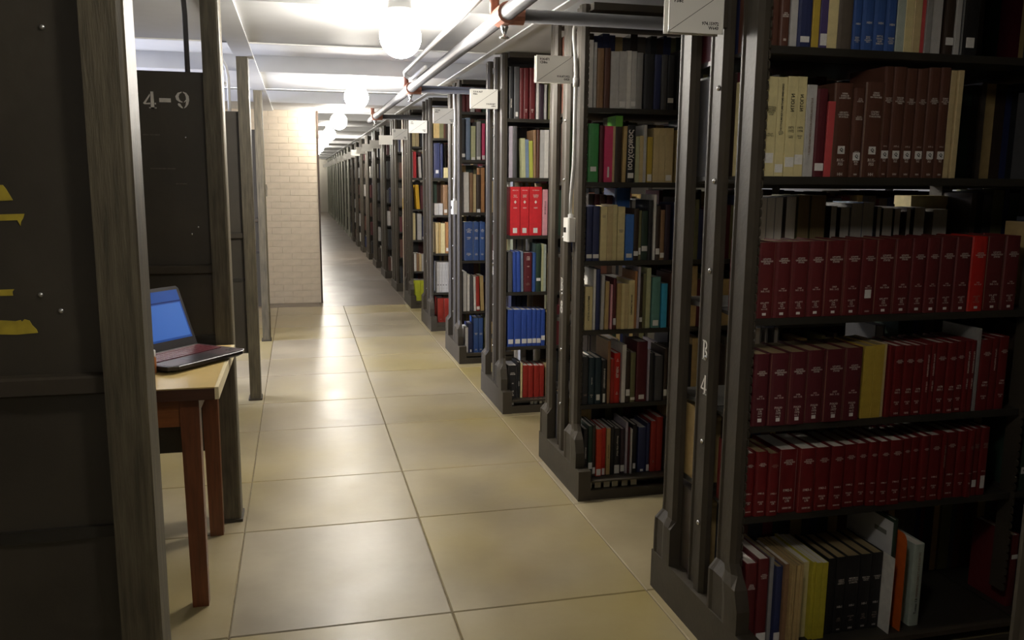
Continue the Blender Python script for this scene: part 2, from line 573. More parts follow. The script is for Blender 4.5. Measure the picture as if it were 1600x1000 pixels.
def bookcase(i, label, group=None, shelves=(), detail=2, base_top=0.125, rail_top=None, rivets=True, fullbays=1):
    y0 = Y_FIRST + PITCH * i
    t = empty('bookcase', (0, 0, 0), label, 'bookcase', group)
    t.location = (XS, y0, 0)
    P = lambda mb, name, m=M_STEEL, **k: place(mb.build(name, m, t, **k))
    def place(o):
        o.location = (-XS, -y0, 0)      # meshes below are drawn in room coordinates
        return o
    # plinth with its open slot under the lowest shelf
    xe = BAYS[fullbays - 1][1]
    mb = MB()
    pts = [(XS - 0.012, y0), (XS + 0.045, y0), (XS + 0.045, y0 + DEPTH), (XS - 0.012, y0 + DEPTH)]
    mb.prism(pts, 0, 0.135)
    P(mb, 'end_plinth')
    if detail:
        P(MB().box(XS + 0.045, xe, y0 + 0.004, y0 + 0.022, 0, 0.044), 'toe_rail', M_STEEL)
        P(MB().box(XS + 0.045, xe, y0 + 0.004, y0 + 0.026, 0.080, rail_top or base_top), 'kick_rail', M_STEEL)
        P(MB().box(XS + 0.045, xe, y0 + DEPTH - 0.022, y0 + DEPTH, 0, base_top), 'rear_rail', M_STEEL)
    else:
        P(MB().box(XS + 0.045, xe, y0 + 0.004, y0 + DEPTH, 0, base_top), 'base', M_STEEL)
    for me, off in ((ME_NEAR, 0.112), (ME_MID, 0.297), (ME_FAR, 0.502)):
        o = link('upright', me, t)
        o.location = (0, off, 0)
        if off == 0.297 and rivets and detail:
            for q in range(7):
                z = 0.36 + q * 0.26
                r = link('rivet', RIVET, o)
                r.location = (0.0, 0.028, z)
    for z in shelves:
        for s in range(fullbays):
            a, b = BAYS[s]
            mb = MB()
            mb.prism([(y0 + SP - 0.006, z - 0.02), (y0 + SP + 0.004, z - 0.022), (y0 + 0.335, z - 0.006), (y0 + 0.335, z), (y0 + SP - 0.006, z)][::-1], a, b, axis='x')
            P(mb, 'shelf', M_SHELF)
            mb = MB()
            mb.prism([(y0 + 0.345, z - 0.006), (y0 + 0.575, z - 0.022), (y0 + 0.585, z - 0.02), (y0 + 0.585, z), (y0 + 0.345, z)][::-1], a, b, axis='x')
            P(mb, 'shelf', M_SHELF)
    if detail:
        for s in range(fullbays):
            a, b = BAYS[s]
            for x in ((a - 0.004 if s == 0 else None), b + 0.003):
                if x is None:
                    continue
                P(toothed_plate(x, y0 + SP - 0.02, y0 + SP + 0.04, 0.13, Z_BEAM, detail == 2), 'toothed_plate', M_STEEL)
                P(toothed_plate(x, y0 + 0.595, y0 + 0.53, 0.13, Z_BEAM, False), 'toothed_plate', M_STEEL)
    for s in range(fullbays):
        a, b = BAYS[s]
        P(MB().box(a, b, y0 + 0.065, y0 + 0.585, base_top - 0.018, base_top), 'bottom_shelf', M_SHELF)
        P(MB().box(a, b, y0 + 0.06, y0 + 0.59, Z_BEAM - 0.03, Z_BEAM - 0.002), 'top_rail', M_STEEL)
    return t

RIVET = MB().lathe([(0.008, 0.0), (0.0075, 0.003), (0.005, 0.0055), (0.001, 0.0065)], seg=10)
for k, v in enumerate(RIVET.v):
    RIVET.v[k] = (-v[2], v[0], v[1])
RIVET = RIVET.mesh('rivet', M_CHROME, True)

# ------------------------------------------------------------------ books
# colour key: (hex, word)
CLR = {
    'mar': ('#5c1b1e', 'maroon'), 'mar2': ('#541a22', 'wine red'), 'red': ('#651114', 'deep red'), 'brt': ('#b01d16', 'bright red'), 'scar': ('#c4262e', 'scarlet'),
    'or': ('#c33a1e', 'orange red'), 'rust': ('#96281f', 'brick red'), 'pink': ('#c23a63', 'pink'), 'lpink': ('#d59aa2', 'pale pink'), 'coral': ('#bd4a4c', 'coral red'),
    'brn': ('#563529', 'brown'), 'dbrn': ('#372a22', 'dark brown'), 'tan': ('#b39a68', 'tan'), 'otan': ('#a8774a', 'orange tan'), 'lbrn': ('#8a6a4c', 'light brown'),
    'cream': ('#d5c693', 'cream'), 'buff': ('#c2ae82', 'buff'), 'yel': ('#cec290', 'pale yellow'), 'mus': ('#b49a3c', 'mustard yellow'), 'brty': ('#c2b63a', 'bright yellow'), 'lime': ('#bcc22c', 'yellow green'), 'gold': ('#d8a818', 'golden yellow'),
    'wht': ('#d4d1cb', 'white'), 'gry': ('#8e8c8a', 'grey'), 'lgr': ('#b5b3b0', 'light grey'), 'dgr': ('#4b4a4c', 'dark grey'), 'lav': ('#aaa2ad', 'lavender grey'), 'taupe': ('#5b5249', 'taupe'),
    'blk': ('#1d1c1e', 'black'), 'bbl': ('#26272a', 'charcoal'), 'nvy': ('#2a3157', 'navy'), 'blu': ('#34538f', 'blue'), 'rblu': ('#2b4898', 'royal blue'), 'sblu': ('#3e6fb8', 'sky blue'), 'cyan': ('#3aa0c8', 'cyan blue'),
    'gblu': ('#6d7f96', 'grey blue'), 'dteal': ('#1d3038', 'dark teal'), 'teal': ('#5f8d84', 'sage teal'), 'grn': ('#3f8a4c', 'green'), 'brgr': ('#5c9a3c', 'leaf green'), 'dgrn': ('#263a2e', 'dark green'), 'olv': ('#6e6c4a', 'olive'), 'pgrn': ('#b2b48c', 'pale green'), 'lmg': ('#a9ad4a', 'lime green'),
    'prp': ('#4a3f6b', 'purple'), 'dpl': ('#33242f', 'plum'), 'gwh': ('#a9b3a9', 'grey green'), 'orng': ('#c25a1c', 'orange'),
}


def cloth(key):
    hx, w = CLR[key]
    return mat(w.replace(' ', '_') + '_cover', hx, 0.5, 0.10, 40, 0.15, bump_scale=300)


def cover_mb(t, h, d, rounded, board):
    o = []
    if rounded:
        r = min(0.006, t * 0.3)
        o = [(-t / 2, d), (-t / 2, r), (-t * 0.44, r * 0.35), (-t * 0.3, 0.0006), (0, 0), (t * 0.3, 0.0006), (t * 0.44, r * 0.35), (t / 2, r), (t / 2, d)]
    else:
        o = [(-t / 2, d), (-t / 2, 0.0008), (-t / 2 + 0.0008, 0), (0, 0), (t / 2 - 0.0008, 0), (t / 2, 0.0008), (t / 2, d)]
    b = min(board, t * 0.24)
    k = []
    for x, y in o:
        xx = max(-t / 2 + b, min(t / 2 - b, x))
        k.append((xx, max(y, b) if y < d else d))
    mb = MB()
    n = len(o)
    V = [(x, y, 0) for x, y in o] + [(x, y, h) for x, y in o] + [(x, y, 0) for x, y in k] + [(x, y, h) for x, y in k]
    mb.v = V
    for i in range(n - 1):
        mb.f += [(i, i + 1, n + i + 1, n + i), (2 * n + i + 1, 2 * n + i, 3 * n + i, 3 * n + i + 1), (n + i, n + i + 1, 3 * n + i + 1, 3 * n + i), (i + 1, i, 2 * n + i, 2 * n + i + 1)]
    mb.f += [(0, n, 3 * n, 2 * n), (n - 1, 3 * n - 1, 4 * n - 1, 2 * n - 1)]
    mb.mi = [0] * len(mb.f)
    return mb


ORD = ['first', 'second', 'third', 'fourth', 'fifth', 'sixth', 'seventh', 'eighth', 'ninth', 'tenth', 'eleventh', 'twelfth', 'thirteenth', 'fourteenth', 'fifteenth', 'sixteenth',
       'seventeenth', 'eighteenth', 'nineteenth', 'twentieth', 'twenty-first', 'twenty-second', 'twenty-third', 'twenty-fourth', 'twenty-fifth']
SHELF_WORD = ['top visible', 'second', 'third', 'fourth', 'fifth', 'lowest']
CASE_WORD = ['the nearest bookcase', 'the second bookcase', 'the third bookcase', 'the fourth bookcase', 'the fifth bookcase', 'the sixth bookcase']
N_BOOKS = 0


def scribble(rows, seed):
    """rows of stamped lettering too small to read: letter-like strokes"""
    rr = random.Random(seed)
    return '\n'.join(''.join(rr.choice('HIEMNUBLTA') for _ in range(rr.randint(max(2, n - 1), n + 1))) for n in rows)


def book(x0, x1, yf, z0, z1, key, label, group, kind='book', d=0.16, soft=False, lean=0.0, pages=None, fore=False, spine_label=None, text=(), name=None, lab_w=None):
    """spine towards -y (or the page edges, fore=True); text: (string, material, z fraction, width fraction, height, vertical)"""
    global N_BOOKS
    N_BOOKS += 1
    t = max(0.004, x1 - x0 - 0.0008)
    h = max(0.05, z1 - z0)
    m = cloth(key)
    nm = name or {'book': 'book', 'booklet': 'booklet', 'binder': 'binder', 'magazine': 'magazine', 'folder': 'folder', 'box': 'archive_box', 'leaflet': 'leaflet', 'volume': 'bound_volume'}.get(kind, 'book')
    cat = {'binder': 'binder', 'magazine': 'magazine', 'folder': 'folder', 'box': 'box', 'booklet': 'booklet', 'leaflet': 'leaflet'}.get(kind, 'book')
    root = empty(nm, ((x0 + x1) / 2, yf, z0), label, cat, group)
    a = math.radians(lean)
    if lean > 0:      # leaning to +x: turn about the foot corner
        root.location.x += 0
    root.rotation_euler = (0, a, 0)
    root.location.z += abs(math.sin(a)) * t / 2
    if fore:
        root.location.y += d
        root.rotation_euler = (0, -a, math.pi)
    mb = cover_mb(t, h, d, not soft and t > 0.012, 0.0012 if soft else 0.0026)
    mb.build('cover', m, root)
    if t > 0.005:
        b = min(0.0012 if soft else 0.0026, t * 0.24)
        q = 0.0006 if soft else 0.0035
        pm = {None: M_PAGES, 'tan': M_PAGES_TAN, 'grey': M_PAGES_GREY}[pages]
        MB().box(-t / 2 + b, t / 2 - b, b, d - (0.0005 if soft else 0.004), q, h - q).build('page_block', pm, root)
    if spine_label:
        zc, lh = spine_label[0], spine_label[1]
        w = min(t * 0.86, lab_w or 0.026)
        lm = M_LABEL
        lb = MB().box(-w / 2, w / 2, -0.0012, 0.0002, zc, zc + lh).build('spine_label', lm, root)
        if len(spine_label) > 2:
            lettering(spine_label[2], M_BLACKINK, lb, (0, -0.0016, zc + lh / 2), FACE_FRONT, width=w * 0.6, height=lh * 0.6, bold=0.03)
    for s, tm, zf, wf, hh, vert in text:
        rot = FACE_FRONT if not vert else (math.pi / 2, math.pi / 2 if vert > 0 else -math.pi / 2, 0)
        if vert:
            lettering(s, tm, root, (0, -0.0012, h * zf), rot, width=hh, height=t * wf, bold=0.02)
        else:
            lettering(s, tm, root, (0, -0.0012, h * zf), rot, width=t * wf, height=hh, bold=0.02)
    return root




class Row:
    """a run of books on one shelf; edges are given where they are seen in the photograph and taken onto the shelf's own plane"""

    def __init__(self, case, shelf, pz, back=False):
        self.case, self.shelf = case, shelf
        self.y = Y_FIRST + PITCH * case + SP
        self.z = pz if not isinstance(pz, tuple) else at_y(pz[0], pz[1], self.y).z
        self.n = 0
        self.cur = 0.0
        self.xmax = BAYS[0][0]

    def x(self, px, y=None):
        z = self.z
        y = self.y if y is None else y
        lo, hi = 0.0, 1000.0
        for _ in range(40):       # image row on which this shelf plane passes under column px
            mid = (lo + hi) / 2
            if at_y(px, mid, y).z > z:
                lo = mid
            else:
                hi = mid
        return at_y(px, (lo + hi) / 2, y).x

    def add(self, a, b, top, key, what='book', **k):
        """top: row of the photograph where the spine ends at its top"""
        y = self.y - k.pop('out', 0.0)
        xa, xb = self.x(a, y), self.x(b, y)
        xa = max(xa, BAYS[0][0] + 0.0012, self.cur - 0.0004)
        xb = max(xb, xa + 0.0045)
        self.cur = xb
        self.xmax = max(self.xmax, xb)
        z1 = k.pop('z1', None)
        if z1 is None:
            d0 = (a + b) / 2
            z1 = at_y(d0, top, y).z
        self.n += 1
        word = CLR[key][1]
        extra = k.pop('extra', '')
        label = k.pop('label', None) or f"{word} {what}{(' ' + extra) if extra else ''}, {ORD[self.n - 1]} from left on {SHELF_WORD[self.shelf]} shelf, {CASE_WORD[self.case][4:]}"
        group = k.pop('group', None) or f"books on the {SHELF_WORD[self.shelf]} shelf of {CASE_WORD[self.case]}"
        k.setdefault('kind', {'bound volume': 'volume', 'booklet': 'booklet', 'binder': 'binder', 'magazine': 'magazine'}.get(what, 'book'))
        return book(xa, xb, y + random.uniform(-0.002, 0.004), self.z + 0.0005, z1, key, label, group, **k)


ROWS = {}
def zrow(case, shelf, px, py):
    r = Row(case, shelf, (px, py))
    ROWS[(case, shelf)] = r
    return r

R0 = [zrow(0, s, x, y) for s, (x, y) in enumerate([(1360, 79), (1340, 277), (1380, 491), (1360, 653), (1350, 790), (1300, 984)])]
R1 = [zrow(1, s, x, y) for s, (x, y) in enumerate([(985, 170), (985, 285), (980, 407), (980, 514), (975, 629), (975, 740)])]
R2 = [zrow(2, s, x, y) for s, (x, y) in enumerate([(828, 186), (826, 278), (826, 368), (822, 456), (822, 541), (820, 621)])]
R3 = [zrow(3, s, x, y) for s, (x, y) in enumerate([(740, 175), (740, 250), (740, 332), (740, 407), (740, 486), (740, 552)])]
R4 = [zrow(4, s, x, y) for s, (x, y) in enumerate([(690, 216), (690, 278), (690, 336), (690, 396), (690, 457), (690, 507)])]
R5 = [zrow(5, s, x, y) for s, (x, y) in enumerate([(650, 229), (650, 278), (650, 327), (650, 375), (650, 424), (650, 472)])]

LIT = 'LITOPYS\nGAZETNYKH\nSTATEI'
PF, DF, BK = M_FOIL, M_DIMFOIL, M_BLACKINK

# -- nearest bookcase, top visible shelf
r = R0[0]
for a, b, c, k in [
    (1201, 1217, 'brn', {}), (1217, 1232, 'brn', dict(text=[(scribble([6, 7, 6], 1), PF, 0.30, 0.7, 0.012, 0), ('IIII', PF, 0.06, 0.5, 0.006, 0)])), (1234, 1245, 'lgr', dict(soft=True)),
    (1245, 1268, 'nvy', dict(spine_label=(0.012, 0.015))), (1268, 1279, 'mus', dict(soft=True)), (1279, 1291, 'prp', dict(soft=True, spine_label=(0.006, 0.03), extra='with yellow top')),
    (1291, 1307, 'cream', dict(soft=True, lean=0.5)), (1308, 1331, 'taupe', {}),
    (1332, 1346, 'blu', 'B'), (1346, 1364, 'blu', 'B'), (1364, 1382, 'blu', 'B'), (1382, 1398, 'blu', 'B'),
    (1398, 1411, 'gwh', dict(soft=True)), (1411, 1424, 'cream', dict(soft=True)), (1424, 1436, 'buff', dict(soft=True)), (1436, 1443, 'coral', dict(soft=True)),
    (1443, 1452, 'gry', dict(soft=True)), (1452, 1469, 'lgr', dict(soft=True)), (1476, 1490, 'dbrn', dict(spine_label=(0.025, 0.02))), (1491, 1499, 'lgr', dict(soft=True)),
    (1500, 1526, 'blk', dict(spine_label=(0.02, 0.027)))]:
    if k == 'B':
        s = scribble([6, 5, 6, 4], int(a))
        k = dict(text=[(s, PF, 0.11, 0.62, 0.026, 0), ('HIIH', PF, 0.28, 0.5, 0.006, 0)])
    r.add(a, b, 0, c, 'book', z1=r.z + random.uniform(0.235, 0.262), **k)

# second shelf: pale yellow volumes, then the brown series marked Q
r = R0[1]
r.add(1190, 1209, 119, 'yel', 'book', soft=True, pages='tan', spine_label=(0.035, 0.026), out=0.002, text=[('\u041b\u0415\u0422\u041e\u041f\u0418\u0421\u042c\n\u041f\u0415\u0420\u0418\u041e\u0414\u0418\u0427\n\u0418\u0417\u0414\u0410\u041d\u0418\u0419\n\u041a\u041d\u0418\u0413\u0418\n\u0421\u0421\u0421\u0420', BK, 0.66, 0.8, 0.075, 0), ('1971\u201375\n\u0427\u0410\u0421\u0422\u042c 2', BK, 0.42, 0.6, 0.03, 0)], extra='with black lettering')
r.add(1209, 1223, 120, 'yel', 'book', soft=True, pages='tan', spine_label=(0.01, 0.022), text=[(scribble([24], 5), M_INK, 0.7, 0.42, 0.12, -1), (scribble([5, 5, 5], 6), M_INK, 0.44, 0.6, 0.03, 0)])
for a, b in ((1223, 1239), (1239, 1254)):
    r.add(a, b, 119, 'yel', 'book', soft=True, pages='tan', spine_label=(0.025 if a == 1223 else 0.032, 0.026), text=[('\u0418\u0422\u041e\u0413\u0418', BK, 0.74, 0.36, 0.052, -1), ('1971\n1972' if a == 1223 else '1973\n1974', BK, 0.475, 0.55, 0.018, 0), (scribble([5, 4], int(a)), M_INK, 0.40, 0.5, 0.012, 0)], extra='with short upright title')
r.add(1254, 1269, 132, 'lgr', 'book', soft=True, pages='grey', text=[(scribble([30], 8), DF, 0.55, 0.4, 0.15, -1)])
r.add(1269, 1287, 138, 'mar2', 'book', spine_label=(0.016, 0.02))
r.add(1287, 1298, 158, 'coral', 'booklet', soft=True, lean=1.0)
def qbook(a, b, top, three, lift=0.062, extra='with Q label', **k):
    t3 = scribble([5, 6, 9], int(a)); t4 = scribble([7, 8, 9], int(a) + 1)
    tx = [(t3, PF, 0.865, 0.62, 0.030, 0), (t4, PF, 0.665, 0.62, 0.030, 0)] if three else [(scribble([7, 6, 9, 5], int(a)), PF, 0.70, 0.74, 0.042, 0)]
    tx += [('RUS-\nF55', PF, 0.16, 0.4, 0.022, 0), ('1971-2', PF, 0.285, 0.42, 0.008, 0), ('HH', PF, 0.03, 0.3, 0.008, 0)]
    r.add(a, b, top, 'brn', 'bound volume', text=tx, spine_label=(lift, 0.021, 'Q'), lab_w=0.021, extra=extra, pages='tan', **k)
qbook(1298, 1326, 129, True, extra='with Q label')
qbook(1327, 1344, 137, True, 0.045, 'with two labels')
qbook(1344, 1373, 128, True, extra='with Q label')
for a, b, tp in ((1372, 1387, 103), (1387, 1406, 104), (1406, 1424, 106), (1424, 1440, 107), (1440, 1458, 105), (1458, 1473, 105)):
    qbook(a, b, tp, False, 0.052)
r.add(1473, 1482, 109, 'buff', 'booklet', soft=True, lean=0.4)
r.add(1484, 1492, 109, 'buff', 'booklet', soft=True, lean=0.4)

# third shelf: sixteen maroon volumes
r = R0[2]
E3 = [1178, 1207, 1233, 1260, 1285, 1315, 1342, 1364, 1394, 1420, 1442, 1463, 1487, 1511, 1535, 1563, 1586]
for q in range(16):
    yr = 1967 + q // 2
    no = 'NO. 1-12' if q % 2 == 0 else 'NO. 13-24'
    tx = [(LIT, PF, 0.755, 0.66, 0.030, 0), (f'{yr}\n{no}', PF, 0.375, 0.46, 0.016, 0)]
    lab = (0.008, 0.007)
    ex = f'dated {yr}, {no.lower().replace("no. ", "no ")}'
    if q == 6:
        tx.append(('HHH', PF, 0.05, 0.3, 0.006, 0))
        lab = (0.048, 0.024)
        ex = 'with square white label'
    else:
        tx.append((f'QVL.47TT\nL78\n{yr}\nno.{"1-12" if q % 2 == 0 else "13-24"}', PF if q != 13 else DF, 0.165, 0.46, 0.030, 0))
    key = 'mar' if q != 13 else 'brt'
    r.add(E3[q], E3[q + 1], 379 - q * 0.7, key, 'bound volume', text=tx, spine_label=lab, lab_w=0.011 if q != 6 else 0.02, pages='tan', d=0.15, extra=ex if q != 13 else 'among the maroon ones', out=random.uniform(0, 0.006))

# fourth shelf
r = R0[3]
E4 = [1174, 1199, 1229, 1257, 1285, 1316, 1343]
for q in range(6):
    yr = 1975 + q // 2
    no = 'NO. 1-12' if q % 2 == 0 else 'NO. 13-24'
    r.add(E4[q], E4[q + 1], 554 - q * 2.0, 'mar2', 'bound volume', pages='tan', d=0.16, out=0.012, spine_label=(0.012, 0.010), lab_w=0.012,
          text=[(LIT, PF, 0.735, 0.62, 0.028, 0), (f'{yr}\n{no}', PF, 0.40, 0.46, 0.016, 0), (f'FOLIO\nL78\n{yr}\nno.{q % 2 + 1}', PF, 0.19, 0.40, 0.040, 0)], extra=f'dated {yr}, {no.lower().replace("no. ", "no ")}')
r.add(1343, 1359, 541, 'mus', 'booklet', soft=True, pages='tan', d=0.15, lean=0.3)
r.add(1359, 1374, 539, 'mus', 'booklet', soft=True, pages='tan', d=0.15, lean=0.3)
r.add(1374, 1379, 538, 'buff', 'booklet', soft=True, d=0.15)
for a, b, tp, v in ((1382, 1391, 541, 2), (1391, 1407, 541, 0), (1407, 1423, 540, 0), (1423, 1438, 540, 0), (1438, 1449, 539, 1), (1449, 1457, 537, 1), (1457, 1474, 536, 0), (1474, 1488, 536, 0), (1488, 1502, 534, 0), (1502, 1510, 533, 1), (1510, 1518, 533, 1)):
    tx = [(LIT, PF, 0.78, 0.7, 0.026, 0), ('1978\nNO.1', PF, 0.36, 0.5, 0.016, 0), ('FOLIO\nL78', PF, 0.19, 0.5, 0.024, 0), ('HHI', PF, 0.045, 0.5, 0.006, 0)] if v == 0 else [('LITOPYS GAZETNYKH', PF, 0.7, 0.5, 0.065, 1), ('1979 NO.1', PF, 0.4, 0.5, 0.03, 1)]
    if v == 2:
        tx = []
    r.add(a, b, tp, 'red', 'bound volume', text=tx, d=0.15, out=0.004)
r.add(1518, 1523, 514, 'gry', 'book', d=0.15, extra='standing taller than its neighbours', spine_label=None)
for a, b, tp, v in ((1525, 1542, 531, 0), (1542, 1554, 529, 1), (1554, 1569, 527, 0)):
    tx = [(LIT, PF, 0.8, 0.7, 0.026, 0), ('1980\nNO.1', PF, 0.38, 0.5, 0.016, 0), ('FOLIO\nL78', PF, 0.19, 0.5, 0.024, 0)] if v == 0 else [('LITOPYS GAZETNYKH', PF, 0.7, 0.5, 0.065, 1)]
    r.add(a, b, tp, 'red', 'bound volume', text=tx, d=0.15)

# fifth shelf: twenty-two red volumes
r = R0[4]
E5 = [1160, 1176, 1197, 1215, 1243, 1271, 1294, 1315, 1335, 1352, 1368, 1385, 1405, 1418, 1431, 1447, 1465, 1472, 1490, 1504, 1515, 1526, 1538]
for q in range(22):
    tp = 709 - q * 1.9 + (4 if q == 2 else 0)
    tx = [(LIT, PF if q != 2 else DF, 0.80, 0.62, 0.026, 0), (f'{1981 + q // 2}-{q % 2 + 1}', PF, 0.36, 0.5, 0.008, 0), ('FOLIO\nL78', PF, 0.21, 0.45, 0.018, 0), ('HHH IH', PF, 0.075, 0.5, 0.006, 0)]
    if q in (16, ):
        tx = [('LITOPYS GAZETNYKH', DF, 0.66, 0.4, 0.07, 1)]
    if q >= 18:
        tx = [(scribble([6, 6, 5, 6], q), DF, 0.74, 0.62, 0.034, 0)] + tx[1:3]
    lab = {20: (0.028, 0.022), 21: (0.022, 0.04)}.get(q)
    r.add(E5[q], E5[q + 1], tp, 'red', 'bound volume', text=tx, spine_label=lab, d=0.16, pages=None if q not in (1, 2) else 'tan', out=random.uniform(0.0, 0.012), lab_w=0.014,
          extra='with white foot label' if lab else ('with sticker on top' if q in (10, 15) else ''))

# lowest shelf: mixed
r = R0[5]
r.add(1161, 1179, 882, 'mar', 'bound volume', text=[(scribble([7, 6, 7, 7], 1), PF, 0.72, 0.6, 0.036, 0)], spine_label=(0.004, 0.028), lab_w=0.03, out=0.03, d=0.17)
r.add(1179, 1196, 874, 'mar', 'bound volume', text=[(scribble([7, 7, 6, 7], 2), PF, 0.80, 0.62, 0.036, 0)], spine_label=(0.010, 0.028), lab_w=0.03, out=0.028, d=0.17)
r.add(1197, 1203, 872, 'gry', 'booklet', soft=True, out=0.02, d=0.17, pages='tan')
r.add(1203, 1218, 887, 'nvy', 'book', spine_label=(0.006, 0.03), out=0.035, d=0.19, pages='tan')
r.add(1219, 1226, 882, 'lbrn', 'booklet', soft=True, out=0.04, d=0.17)
for q in range(4):
    r.add(1226 + q * 5.5, 1231.3 + q * 5.5, 886 - q, 'tan', 'booklet', soft=True, out=0.055 + 0.004 * (q % 2), d=0.20, pages='tan', lean=0.5)
r.add(1249, 1258, 880, 'yel', 'booklet', soft=True, out=0.02, d=0.19)
for q in range(3):
    r.add(1258.5 + q * 9.3, 1267.5 + q * 9.3, 880, 'brty', 'booklet', soft=True, out=0.035, d=0.21, lean=0.2)
EB = [1287, 1300, 1316, 1338, 1356, 1373]
for q in range(5):
    tx = [(scribble([7, 6, 5], 30 + q), PF, 0.68, 0.66, 0.026, 0), ('HII-I', PF, 0.35, 0.5, 0.007, 0), (scribble([4, 3, 4], 40 + q), DF, 0.18, 0.45, 0.024, 0), ('HH', PF, 0.05, 0.3, 0.007, 0)]
    r.add(EB[q], EB[q + 1], 874 - q * 2.3, 'blk', 'bound volume', text=tx if q else [], pages='tan', out=0.02, d=0.18)
r.add(1374, 1382, 876, 'wht', 'booklet', soft=True, out=0.06, d=0.2, lean=0.6)
tall = r.add(1384, 1391, 814, 'dgrn', 'book', out=0.02, d=0.22, label='tall white-boarded book with dark green spine on lowest shelf of the nearest bookcase')
tw = r.x(1391) - r.x(1384)
th = at_y(1387, 814, r.y).z - r.z
tw = r.x(1391, r.y - 0.02) - r.x(1384, r.y - 0.02)
MB().box(-tw / 2 - 0.0012, -tw / 2 + 0.0004, 0.004, 0.219, 0.001, th - 0.001).build('white_board', mat('white_board_cover', '#c9c9cb', 0.55, 0.03), tall)
MB().box(-tw / 2 - 0.0016, -tw / 2 - 0.0010, 0.03, 0.085, th - 0.05, th - 0.036).build('board_tag', mat('grey_tag', '#75756f', 0.6, 0.1, 60), tall)
r.add(1393, 1396, 835, 'buff', 'booklet', soft=True, out=0.02, d=0.2)
lx = r.x(1404, r.y - 0.055)
lz = at_y(1404, 838, r.y - 0.055).z - r.z
lf = empty('leaflet', (lx, r.y - 0.055, r.z + 0.0005), 'orange round-cornered leaflet on lowest shelf, nearest bookcase, before the grey green book', 'leaflet')
pts = [(0.2, 0), (0.2, lz), (0.022, lz)] + [(0.022 - 0.022 * math.sin(a), lz - 0.03 + 0.03 * math.cos(a)) for a in (0.4, 0.8, 1.2, math.pi / 2)] + [(0, 0)]
MB().prism(pts, 0, 0.003, axis='x').build('cover', cloth('orng'), lf)
MB().prism([(a + 0.001, min(b, lz - 0.001)) for a, b in pts], 0.003, 0.0042, axis='x').build('inner_pages', M_PAGES, lf)
r.cur = max(r.cur, lx + 0.005)
r.add(1419, 1435, 852, 'gwh', 'book', out=0.035, d=0.2, text=[('Tomas 13', BK, 0.24, 0.45, 0.05, -1), (scribble([22], 77), DF, 0.62, 0.4, 0.15, -1)], extra='with upright title')

# -- second bookcase
r = R1[0]
for a, b, tp, c, k in [(919, 926, 62, 'wht', dict(soft=True)), (926.5, 931, 66, 'lgr', dict(soft=True, extra='with comb binding')), (932, 943, 75, 'lbrn', {}), (943, 953, 75, 'brn', {}),
    (953, 966, 80, 'lgr', dict(soft=True)), (966, 978, 80, 'lgr', dict(soft=True, spine_label=(0.005, 0.024))), (978, 985, 79, 'wht', dict(soft=True)), (985, 993, 80, 'lgr', dict(soft=True, spine_label=(0.01, 0.02))), (993, 1004, 82, 'gry', {}),
    (1005, 1021, 84, 'bbl', {}), (1021, 1032, 85, 'nvy', {}), (1032, 1042, 85, 'dgr', {}), (1042, 1053, 86, 'bbl', dict(spine_label=(0.03, 0.02)))]:
    r.add(a, b, tp, c, 'book', **k)
r = R1[1]
for a, b, tp, c, k in [(918, 935, 193, 'grn', dict(spine_label=(0.045, 0.02))), (936, 943, 196, 'mar2', {}), (943, 956, 197, 'pink', dict(soft=True, spine_label=(0.02, 0.045), lab_w=0.008)), (956, 960, 197, 'buff', dict(soft=True)),
    (960, 971, 181, 'dbrn', dict(extra='with leaf green top')), (971.5, 977, 197, 'tan', dict(soft=True, lean=0.8)),
    (978, 991, 195, 'blk', dict(spine_label=(0.018, 0.022), text=[('\u03b9\u03bf\u03c5\u03c7\u03b1\u03c1\u03c0\u03bf\u03c2', PF, 0.57, 0.72, 0.20, -1)], extra='with large upright title')),
    (992, 998, 213, 'pgrn', dict(soft=True)), (998, 1004, 212, 'buff', dict(soft=True)), (1004, 1009, 195, 'lgr', dict(soft=True)), (1010, 1018, 214, 'mus', dict(soft=True, spine_label=(0.005, 0.03))),
    (1019, 1028, 200, 'buff', dict(soft=True)), (1028, 1038, 200, 'buff', dict(soft=True)), (1038, 1050, 200, 'buff', dict(soft=True, spine_label=(0.008, 0.025)))]:
    bk = r.add(a, b, tp, c, 'book', **k)
    if a == 960:
        bw = r.x(b) - r.x(a)
        hz_ = at_y((a + b) / 2, tp, r.y).z - r.z
        MB().box(-bw / 2 - 0.0004, bw / 2 - 0.0006, -0.0012, 0.10, hz_ - 0.045, hz_ + 0.0004).build('green_band', cloth('brgr'), bk)
r = R1[2]
for a, b, tp, c, k in [(915, 925, 323, 'nvy', dict(spine_label=(0.012, 0.017))), (925, 936, 322, 'nvy', dict(spine_label=(0.012, 0.017))), (937, 947, 323, 'cream', dict(soft=True, text=[(scribble([6, 5], 3), DF, 0.82, 0.6, 0.02, 0)])),
    (947, 956, 322, 'buff', dict(soft=True)), (956, 963, 320, 'yel', dict(soft=True)), (963.5, 975, 323, 'cream', dict(soft=True, text=[(scribble([6, 5], 4), DF, 0.55, 0.6, 0.016, 0)])), (976, 989, 335, 'sblu', dict(soft=True, spine_label=(0.012, 0.018))),
    (989, 997, 326, 'dbrn', dict(spine_label=(0.02, 0.02))), (997, 1001, 329, 'olv', dict(spine_label=(0.025, 0.03))), (1001, 1012, 330, 'dgrn', dict(spine_label=(0.04, 0.022))), (1012, 1019, 313, 'blk', {}), (1019.5, 1023, 304, 'wht', dict(soft=True)),
    (1023, 1030, 322, 'dbrn', dict(spine_label=(0.025, 0.026))), (1030, 1037, 328, 'lbrn', dict(spine_label=(0.01, 0.022))), (1037, 1046, 320, 'dpl', {})]:
    r.add(a, b, tp, c, 'book', **k)
r = R1[3]
